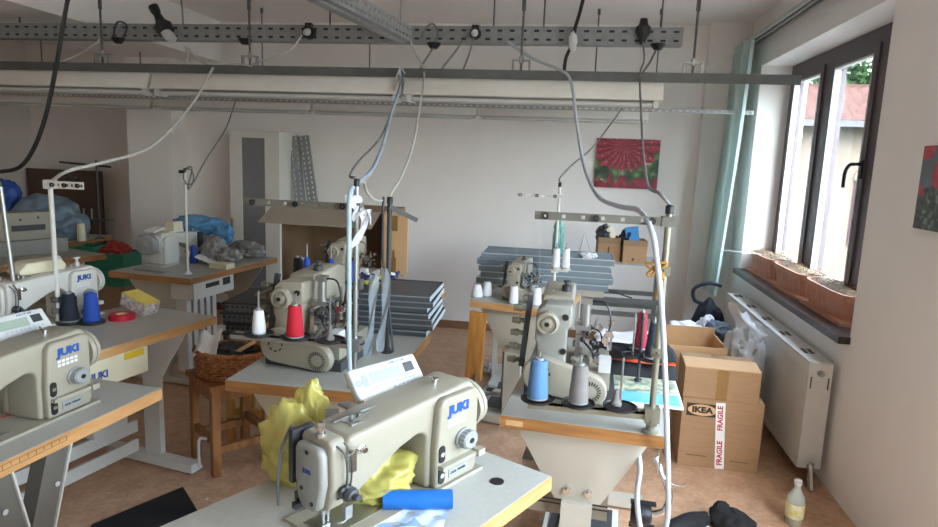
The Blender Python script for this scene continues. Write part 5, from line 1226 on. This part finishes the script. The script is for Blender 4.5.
# ------------------------------------------------------------------ far left: bench with the round wheeled machine
F1a = R(84)
c = table_from_corner(P(190, 279, z=TZT), F1a, 1.0, .62, -1, -1)
ftb = sewing_table('sewing_table', 'far left sewing table with round wheeled machine and blue bag', c, F1a, 1.0, .62, top=LAMD, edge=EDGEB, inset=.12)
g = G(); g.box(-.42, .0, -.27, -.10, TZT-.16, TZT-.0405, .01); cb = obj('control_box', g, STANDW, ftb)
g = G(); g.box(-.30, -.16, -.2715, -.2702, TZT-.10, TZT-.07); g.box(-.12, -.04, -.2715, -.2702, TZT-.11, TZT-.06); obj('label_strip', g, BLK, cb)
for k in range(5):
    g = G(); g.box(-.40+k*.065, -.36+k*.065, -.20, -.12, .10, TZT-.17, .003); obj('white_strut', g, WHP, ftb)
q_ = P(166, 268, z=TZT)
fm = lockstitch('post_machine', 'old lockstitch machine with large round wheel facing the viewer', (q_.x-.06, q_.y+.38, TZT+.0005), R(-97), WHITEN, False, False, 'lockstitch sewing machines', False, WHITEN); fm.scale = (.9, .9, .78)
g = G(); g.lathe([(0, 0), (.085, 0), (.090, .008), (.090, .05), (.08, .06), (.03, .064), (.02, .075), (0, .075)], (.43, 0, .20), (1, 0, 0), 32); obj('motor_wheel', g, GRP, fm)
g = G(); g.box(.14, .30, -.06, .06, .285, .305, .004); g.box(.16, .26, .0, .07, .305, .38, .006); obj('top_unit', g, CRP, fm)
g = G(); g.M = Matrix.Translation((.35, -.03, .31)) @ Matrix.Rotation(R(14), 4, 'Y'); g.box(-.06, .06, -.05, .05, 0, .012, .002); pt = obj('paper_tag', g, PAPER, fm)
bz = TZT+.001
g = G(); g.box(-.07, .07, -.06, .06, 0, .17, .006); one('motor_box', g, STANDW, 'white boxed motor unit behind the round wheeled machine', 'motor unit', (q_.x-.02, q_.y+.54, bz), R(10))
g = G(); g.blob((0, 0, .06), (.17, .10, .075), crumple(0, 0, 3, .3, 4)); g.blob((.17, .0, -.0), (.09, .08, .08), crumple(0, 0, 7, .3, 4)); o = one('plastic_bag', g, FBLU, 'crumpled blue plastic bag draped over the boxed motor unit', 'bag', (q_.x-.08, q_.y+.53, bz+.175), R(8))
crumpled('plastic_bag', [((0, 0, .08), (.08, .09, .10), 4, .35, 5), ((.12, -.04, .05), (.08, .08, .06), 6, .35, 5)], FGRY, 'grey plastic bag right of blue bag on the far left table', 'bag', (q_.x+.15, q_.y+.36, bz), R(5))
crumpled('plastic_bag', [((0, 0, .05), (.13, .09, .07), 9, .35, 5)], FGRY, 'grey plastic bag at the far right end of that left table', 'bag', (P(242, 258, z=TZT).x, P(242, 258, z=TZT).y+.05, bz), R(5))
q3 = P(222, 268, z=TZT); g = G(); g.box(-.07, .07, -.045, .045, 0, .035, .003); one('carton', g, CRP, 'flat cream carton on the far left table before grey bag', 'carton', (q3.x, q3.y, bz), R(-8))
q3 = P(205, 264, z=TZT); g = G(); g.M = Matrix.Rotation(R(22), 4, 'Y'); g.box(-.06, .06, -.05, .05, .01, .022, .002); one('paper_card', g, PAPER, 'white tilted card beside cream carton on far left table', 'paper', (q3.x, q3.y, bz+.02), R(10))
cone('blue thread cone beside the pole on far left table', (P(194, 262, y=q_.y+.25).x, q_.y+.25, bz), BLU, .12, .026, .018)
base = P(188, 274, z=TZT)
st_f = stand('thread_stand', 'slim pale thread stand pole on far left table with cable loop', (base.x, base.y, TZT), 0, P(190, 172, y=base.y).z-TZT, None, (), .06, None, .0075, WHMET)
g = G(); z = P(190, 172, y=base.y).z-TZT; g.box(-.035, .0, -.012, .012, z-.01, z+.01, .003); obj('clip', g, BLK, st_f)
q3 = P(150, 271, z=TZT); g = G(); g.box(-.13, .10, -.02, .02, 0, .006, .001); one('steel_ruler', g, STEEL, 'dark steel ruler lying at front of the far left table', 'ruler', (q3.x+.02, q3.y, bz), R(-6))

# ------------------------------------------------------------------ back left corner benches
bla = R(72)
c = table_from_corner(P(106, 254, z=TZT), bla, 1.1, .60, 1, -1)
b1 = sewing_table('sewing_table', 'shaded back left table carrying an old grey machine', c, bla, 1.1, .60, top=LAMD, edge=EDGEB, paint=STANDW, inset=.14)
ub = V((cos(bla), sin(bla), 0)); vb = V((-sin(bla), cos(bla), 0))
mo = P(36, 254, z=TZT)+vb*.10
t = thing('overlock_machine', 'old boxy grey overlock machine in the shaded back left', 'sewing machine', (mo.x, mo.y, TZT+.0005), bla-R(3), 'old overlock machines')
g = G(); g.box(-.26, .22, -.13, .12, 0, .105, .012); obj('base', g, GREYEN, t)
g = G(); g.box(-.20, .14, -.06, .10, .1055, .15, .008); g.box(-.20, .15, -.05, .10, .15, .30, .016); obj('body', g, CREAM, t)
g = G(); g.box(-.12, .10, -.065, -.049, .17, .21, .003); obj('slot', g, DKG, t)
for x, z in ((-.06, .25), (.06, .26), (-.15, .19)):
    g = G(); g.cyl((x, -.053, z), (x, -.049, z), .008, n=10); obj('screw', g, BLK, t)
g = G(); g.lathe([(0, 0), (.06, 0), (.06, .03), (0, .035)], (.155, .02, .21), (1, 0, 0), 20); obj('hand_wheel', g, DKG, t)
c = V((-4.40, 4.95, 0))
b2 = sewing_table('sewing_table', 'rearmost left table below thread rack in the dark corner', (-4.60, 4.94, 0), R(4), 1.0, .56, top=LAMD, edge=EDGEB, inset=.15)
crumpled('plastic_bag', [((0, 0, .17), (.26, .20, .20), 5, .22, 4), ((.20, .0, .10), (.16, .15, .14), 3, .25, 4)], mat('slate_film', '#7d90a0', .35, alpha=.85, var=.2, bump=.5, bscale=20), 'large slate blue clear plastic bag on rearmost left table', 'bag', (P(43, 232, y=4.85).x, 4.88, TZT+.001), R(5))
base = V((P(94, 232, y=4.95).x, 5.02, TZT)); hp = P(94, 160, y=5.02).z-TZT
t = thing('thread_rack', 'dark thread rack with crossing arms in the back left corner', 'thread stand', base, 0)
g = G(); g.cyl((0, 0, 0), (0, 0, hp), .008, n=10); g.lathe([(0, 0), (.04, 0), (.04, .006), (0, .008)]); obj('pole', g, DKG, t)
def pxo(px, py, yy=5.02): return P(px, py, y=yy)-base
g = G(); g.bar(pxo(60, 162), pxo(111, 167), .016, .016); obj('arm', g, BLK, t)
g = G(); g.bar(pxo(57, 172), pxo(77, 178), .008, .008); g.bar(pxo(56, 178), pxo(102, 180), .008, .008); obj('arm', g, DKG, t)
g = G(); g.bar(pxo(80, 219), pxo(110, 221), .10, .016); lo = obj('cone_tray', g, DKG, t)
for px in (72, 78, 84, 92):
    g = G(); q3 = pxo(px, 219); g.cyl((q3.x, 0, q3.z), (q3.x, 0, q3.z+.09), .006, n=8); obj('pin', g, STEEL, lo)
for px, M_, lab in ((83, CRP, 'yellowish thread cone under the tray of dark thread rack'),):
    cone(lab, (P(px, 232, y=4.82).x, 4.80, TZT+.001), M_, .15, .035, .028)
for (px, py, yy, nm) in ((84, 246, 4.76, 'green plastic crate left of the taller green crate, dark corner'), (112, 250, 4.55, 'taller green plastic crate with red scraps in dark corner')):
    w_ = .22 if px < 100 else .26; zt_ = .88 if px < 100 else .84
    t = thing('crate', nm, 'crate', (P(px, py, y=yy).x, yy+.05, 0), R(6), 'green crates')
    g = G(); H = .72; e = .006; h = w_/2
    g.box(-h, h, -h, -h+e, .46, H); g.box(-h, h, h-e, h, .46, H); g.box(-h, -h+e, -h+e, h-e, .46, H); g.box(h-e, h, -h+e, h-e, .46, H); g.box(-h+e, h-e, -h+e, h-e, .46, .466); obj('body', g, GREENP, t)
    g = G(); g.box(-h-.01, h+.01, -h-.01, -h, H-.03, H); g.box(-h-.01, h+.01, h, h+.01, H-.03, H); g.box(-h-.01, -h, -h, h, H-.03, H); g.box(h, h+.01, -h, h, H-.03, H); obj('rim', g, GREENP, t)
    g = G(); g.box(-h, h, -h, h, .0, .459, .004); one('carton', g, CARDD, 'plain carton under the ' + ('left green crate' if px < 100 else 'taller green crate with red scraps'), 'carton', t.location, R(6))
    if px > 100:
        g = G(); g.blob((0, 0, .05), (.10, .10, .07), crumple(0, 0, 4, .4, 5)); one('red_scraps', g, mat('red_scrap', '#a83a32', .8), 'red cloth scraps heaped in the taller green crate', 'scraps', (t.location.x, t.location.y, .67), 0)
g = G(); g.box(-.5, .5, -.02, .02, 0, 1.25, .004); one('plywood_sheet', g, mat('dark_plywood', '#5e4a3c', .7), 'brown plywood sheet standing against wall in the back left corner', 'board', (-6.05, 6.95, 0), 0)
q3 = P(3, 190, y=4.4)
crumpled('blue_bag', [((0, 0, .13), (.12, .10, .15), 5, .25, 4)], mat('royal_film', '#2d55a8', .5), 'royal blue bag at left photo edge above the old machine', 'bag', (P(3, 190, y=4.85).x, 4.86, .952))
g = G(); g.box(-.12, .12, -.12, .12, 0, .20, .004); one('carton', g, CARDD, 'small carton under the royal blue bag at left edge', 'carton', (P(3, 190, y=4.85).x-.02, 4.86, TZT+.0005))
crumpled('white_bag', [((0, 0, .06), (.10, .09, .08), 2, .3, 4)], FWHT, 'whitish crumpled bag behind the old grey machine', 'bag', (P(9, 212, y=4.2).x+.0, 4.22, TZT+.001))
g = G(); g.box(0, .10, -.05, .05, 0, 2.3, .004); one('wall_post', g, WFRAME, 'dark upright post at left photo edge behind blue bag', 'post', (P(5, 160, y=6.9).x-.10, 6.9, 0))

# ------------------------------------------------------------------ white cabinet and leaning steel profiles
a, b_ = P(229, 130, y=5.35), P(279, 133, y=5.35)
Wc, Dc, Hc = b_.x-a.x, .38, a.z
t = thing('cabinet', 'tall white cabinet with a smoked glass door against back wall', 'cabinet', ((a.x+b_.x)/2, 5.35+Dc/2, 0))
g = G(); e = .02; g.box(-Wc/2, Wc/2, -Dc/2+.02, Dc/2, 0, Hc, .003); obj('body', g, CABW, t)
g = G(); s = .115; s2 = .135; y0 = -Dc/2
for c4 in ((-Wc/2, -Wc/2+s, .03, Hc-.005), (Wc/2-s2, Wc/2, .03, Hc-.005), (-Wc/2+s, Wc/2-s2, Hc-.06, Hc-.005), (-Wc/2+s, Wc/2-s2, .03, .11)): g.box(c4[0], c4[1], y0, y0+.0195, c4[2], c4[3], .002)
d_ = obj('door', g, CABW, t)
g = G(); g.box(-Wc/2+s, Wc/2-s2, y0+.006, y0+.014, .11, Hc-.06); obj('glass', g, CABG, d_, 'smoked glass panel')
g = G(); zz = P(238, 224, y=5.35).z; g.box(-Wc/2+.012, -Wc/2+.03, y0-.025, y0-.012, zz-.05, zz+.05, .003); g.cyl((-Wc/2+.02, y0-.012, zz-.035), (-Wc/2+.02, y0+.001, zz-.035), .005, n=8); g.cyl((-Wc/2+.02, y0-.012, zz+.035), (-Wc/2+.02, y0+.001, zz+.035), .005, n=8); obj('handle', g, STEEL, d_)
def lean(px_t, px_b, k, lab):
    tp = P(px_t, 136, y=5.62); bt = P(px_b, 206, y=5.52)
    dz = (tp.z-bt.z); base = bt + (bt-tp)*(bt.z/dz); base.y = min(base.y, 5.6)
    base.z = 0.002; d_ = (tp-base); L = d_.length
    t = thing('steel_profile', lab, 'steel profile', base, 0, 'leaning steel profiles')
    x = V((1, 0, 0)); z = d_.normalized(); y = z.cross(x).normalized(); x = y.cross(z)
    K = Matrix(((x.x, y.x, z.x, 0), (x.y, y.y, z.y, 0), (x.z, y.z, z.z, 0), (0, 0, 0, 1)))
    g = G(); g.M = K @ Matrix.Rotation(R(-90), 4, 'Y') @ Matrix.Rotation(R(0), 4, 'X'); g.M = K @ Matrix(((0, 0, 1, -.045), (0, 1, 0, 0), (1, 0, 0, 0), (0, 0, 0, 1)))
    g.plate(L, .09, 2, .045, .026, .012, .003); g.M = K; g.box(-.045, -.042, .003, .03, 0, L); g.box(.042, .045, .003, .03, 0, L); obj('channel', g, GALVD, t)
lean(293, 300, 0, 'left perforated steel profile leaning beside the white cabinet')
lean(303, 313, 1, 'right perforated steel profile leaning beside the white cabinet')

# ------------------------------------------------------------------ cables and hoses
cable('cable', 'thick black cable hanging at the far left of the room', [(70, -12, 3.1), (64, 20, 3.1), (57, 62, 3.1), (46, 115, 3.1), (33, 150, 3.1), (18, 168, 3.1), (-6, 172, 3.1)], .011, CABLEB)
top_l2 = st_l2.location + V((0, 0, P(52, 187, y=st_l2.location.y).z-TZT+.02))
cable('cable', 'pale cable sagging from lamp rail to the thick left pole', [(213, 68, 4.24), (196, 98, 3.45), (172, 128, 3.2), (145, 150, 2.95), (105, 162, 2.7), (68, 171, 2.5), V(top_l2)], .0075, CABLEW)
tf = st_f.location + V((0, 0, P(190, 172, y=st_f.location.y).z-TZT+.02))
cable('cable', 'thin dark cable dropping to the slim pole at far left table', [(237, 96, 5.15), (226, 128, 4.6), (207, 158, 4.0), (193, 183, 3.66), (188, 188, 3.64), (192, 168, 3.64), V(tf)], .0045, CABLEG)
g = G(); g.tube([(.035*cos(a*pi/12)+.03, .012, .05*sin(a*pi/12)) for a in range(25)], .004, 6, False); one('cable', g, CABLEG, 'loop of dark cable hung at the slim pole top', 'cable', tf-V((.0, .02, .05)))
tm = st_mid.location + V((0, 0, P(352, 185, y=2.075).z-TZT))
cable('hose', 'translucent air hose dropping in front of middle thread stand', [(400, 70, 4.26), (400, 88, 4.2), (391, 115, 3.3), (383, 145, 2.9), (372, 170, 2.5), (357, 184, 2.15), (350, 195, 2.02), (349, 240, 2.01), (349, 300, 2.01), (349, 345, 2.01), (350, 372, 2.03)], .0085, HOSEB, 10)
cable('cable', 'thin dark cable looping to the middle thread stand top', [(404, 72, 4.26), (392, 110, 3.4), (380, 138, 2.95), (360, 160, 2.5), (350, 175, 2.15), V(tm+V((-.005, 0, .025)))], .0048, CABLEG)
tm2 = st_m2.location + V((0, 0, P(385, 202, y=2.5).z-TZT+.022))
cable('cable', 'grey cable from bright tray to the dark thread stand', [(405, 26, 4.44), (414, 50, 4.38), (424, 72, 4.28), (420, 105, 3.3), (413, 145, 2.95), (402, 175, 2.7), (392, 192, 2.55), V(tm2)], .0062, CABLEW)
cable('cable', 'short cable between the two middle thread stand tops', [V(tm+V((.02, .02, .01))), (366, 190, 2.2), (372, 198, 2.3), (380, 201, 2.45), V(tm2+V((-.02, 0, -.005)))], .0055, CABLEW)
cable('cable', 'black cable running down along the dark thread stand', [V(tm2+V((-.02, -.02, .0))), (383, 212, 2.47), (383, 260, 2.47), (388, 300, 2.47), (391, 330, 2.46), (393, 352, 2.45)], .005, CABLEB)
yr = st_r.location.y
cable('hose', 'long translucent hose curving down to mustard ribbon and floor', [(508, 42, 4.42), (532, 58, 4.36), (560, 70, 4.26), (571, 82, 3.55), (577, 125, 3.2), (584, 165, 2.9), (597, 195, 2.5), (618, 206, 2.2), (640, 211, 2.0), (652, 232, yr-.05), (657, 262, yr-.05), (661, 300, yr-.045), (664, 350, yr-.05), (666, 400, yr-.08), (667, 440, yr-.09), (668, 480, yr-.09), (667, 520, yr-.07), (655, 560, yr-.05), (641, 530, yr), (637, 495, yr+.03), (640, 470, yr+.05), (637, 450, yr+.09), (628, 436, yr+.14)], .0085, HOSE, 10)
tr_ = st_r.location + V((0, 0, P(660, 212, y=yr).z-TZT+.022))
cable('cable', 'dark cable from upright plug down to right pole cap', [(643, 42, 4.44), (644, 60, 4.34), (640, 75, 4.25), (641, 110, 3.3), (643, 150, 2.8), (647, 182, 2.3), (652, 190, 2.05), (659, 193, yr), V(tr_)], .0052, CABLEG)
cable('cable', 'short cable hanging from small socket near the right tray end', [(657, 48, 4.45), (650, 62, 4.38), (643, 72, 4.30), (641, 78, 4.25)], .006, CABLEG)
cable('cable', 'thick black cable entering at top right of centre', [(586, -12, 4.2), (580, 12, 4.3), (574, 32, 4.44), (571, 46, 4.46), (566, 58, 4.4), (564, 72, 4.28)], .010, CABLEB)
q3 = P(573, 42, y=3.77); g = G(); g.blob((0, 0, 0), (.02, .015, .05), crumple(0, 0, 2, .3, 3)); one('tape_wrap', g, WHP, 'white tape wrapped around black cable at the tray', 'tape', q3+V((0, -.02, 0)))
t2_ = st_r2.location + V((0, 0, P(556, 186, y=3.85).z-TZT+.022))
cable('cable', 'thin cable slanting from far rail to the slim white stand', [(622, 108, 5.17), (610, 125, 4.9), (592, 148, 4.55), (572, 165, 4.15), (560, 178, 3.9), V(t2_)], .0052, CABLEG)
for lab, pts, M_ in (('pale cable from white plug left of the bright tray', [(302, 35, 4.42), (293, 47, 4.4), (275, 57, 4.38), (256, 63, 4.34), (246, 70, 4.3)], CABLEW),
    ('dark cable from white plug right of the bright tray', [(473, 38, 4.41), (470, 52, 4.38), (463, 70, 4.3)], CABLEG),
    ('dark cable looping above small socket right of bright tray', [(420, 40, 4.5), (426, 28, 4.5), (433, 24, 4.5), (438, 32, 4.48), (434, 46, 4.44), (424, 62, 4.4), (419, 70, 4.3)], CABLEG),
    ('grey cable slanting left of the right white plug', [(463, 40, 4.42), (455, 52, 4.4), (444, 66, 4.34), (440, 71, 4.3)], CABLEG),
    ('pale cable from big plug curving down to lamp rail', [(185, 46, 4.4), (188, 55, 4.4), (186, 62, 4.36), (181, 67, 4.3)], CABLEW),
    ('pale cable running right from big plug along lamp rail', [(188, 48, 4.4), (196, 58, 4.38), (212, 66, 4.32), (236, 64, 4.27), (252, 66, 4.25)], CABLEW),
    ('grey supply cable entering the big black plug from above', [(180, -10, 4.35), (182, 8, 4.42), (183, 26, 4.42)], CABLEG),
    ('pale cable rising left of the leftmost hanger rod', [(58, 63, 4.3), (75, 56, 4.38), (95, 44, 4.42), (100, 38, 4.44)], CABLEW),
    ('black cable looping over left end of cable tray', [(113, 38, 4.44), (116, 24, 4.45), (122, 22, 4.45), (127, 27, 4.45), (122, 40, 4.44)], CABLEB),
    ('cable end hanging beside the third lamp clamp', [(405, 74, 4.25), (401, 68, 4.24), (397, 76, 4.25), (394, 90, 4.24)], CABLEW),
    ('black wire trailing on back wall behind steel frame', [(590, 272, 4.9), (600, 285, 4.9), (620, 294, 4.92), (632, 298, 4.92)], CABLEB)):
    cable('cable', lab, pts, .0055, M_)
cable('cord', 'white cord stretched from the curtain rail to lamp rail', [(740, 53, 5.45), (715, 64, 5.0), (697, 73, 4.4)], .004, CABLEW)
# thread lines rising to the guide bars (separate fine strands)
def strand(lab, a, b_): 
    g = G(); g.tube([V((0, 0, 0)), (b_-a)*.5+V((0, 0, -.004)), b_-a], .0008, 4); one('thread_strand', g, WIRE, lab, 'thread', a, 0, 'thread strands')
zb2 = st_r2.location
strand('white thread strand left above the back table machine', P(517, 285, y=3.85), P(517, 197, y=3.83)); strand('white thread strand right above the back table machine', P(540, 285, y=3.85), P(540, 196, y=3.83))
EXPOSURE = 4.65
# ------------------------------------------------------------------ light
w = bpy.data.worlds.new('sky'); sc.world = w; w.use_nodes = True
n = w.node_tree.nodes; l = w.node_tree.links; bg = n['Background']
sk = n.new('ShaderNodeTexSky'); sk.sky_type = 'NISHITA'; sk.sun_disc = False; sk.sun_elevation = R(38); sk.sun_rotation = R(200); sk.air_density = 1; sk.dust_density = 4
mx = n.new('ShaderNodeMixRGB'); mx.inputs[0].default_value = .75; mx.inputs[2].default_value = (.93, .97, 1, 1)
l.new(sk.outputs[0], mx.inputs[1]); l.new(mx.outputs[0], bg.inputs[0]); tcw = n.new('ShaderNodeTexCoord'); sxw = n.new('ShaderNodeSeparateXYZ'); l.new(tcw.outputs['Generated'], sxw.inputs[0])
mr = n.new('ShaderNodeMapRange'); mr.inputs['From Min'].default_value = 0; mr.inputs['From Max'].default_value = 1; mr.inputs['To Min'].default_value = .6; mr.inputs['To Max'].default_value = 1.9
l.new(sxw.outputs['Z'], mr.inputs['Value']); l.new(mr.outputs[0], bg.inputs[1])
def portal(y0, y1, z0, z1):
    la = bpy.data.lights.new('window_portal', 'AREA'); la.shape = 'RECTANGLE'; la.size = z1-z0; la.size_y = y1-y0; la.cycles.is_portal = True
    o = bpy.data.objects.new('window_portal', la); COL.objects.link(o); o.location = (XR+.32, (y0+y1)/2, (z0+z1)/2); o.rotation_euler = (0, R(90), 0)
portal(WY0, WY1, WZ0, WZ1); portal(W2Y0, W2Y1, WZ0, WZ1)
vs = sc.view_settings; sc.display_settings.display_device = 'sRGB'; vs.view_transform = 'Standard'; vs.look = 'None'; vs.gamma = 1; vs.use_curve_mapping = False
vs.exposure = EXPOSURE
sc.cycles.use_denoising = True
sc.cycles.max_bounces = 14; sc.cycles.diffuse_bounces = 10; sc.cycles.transparent_max_bounces = 12
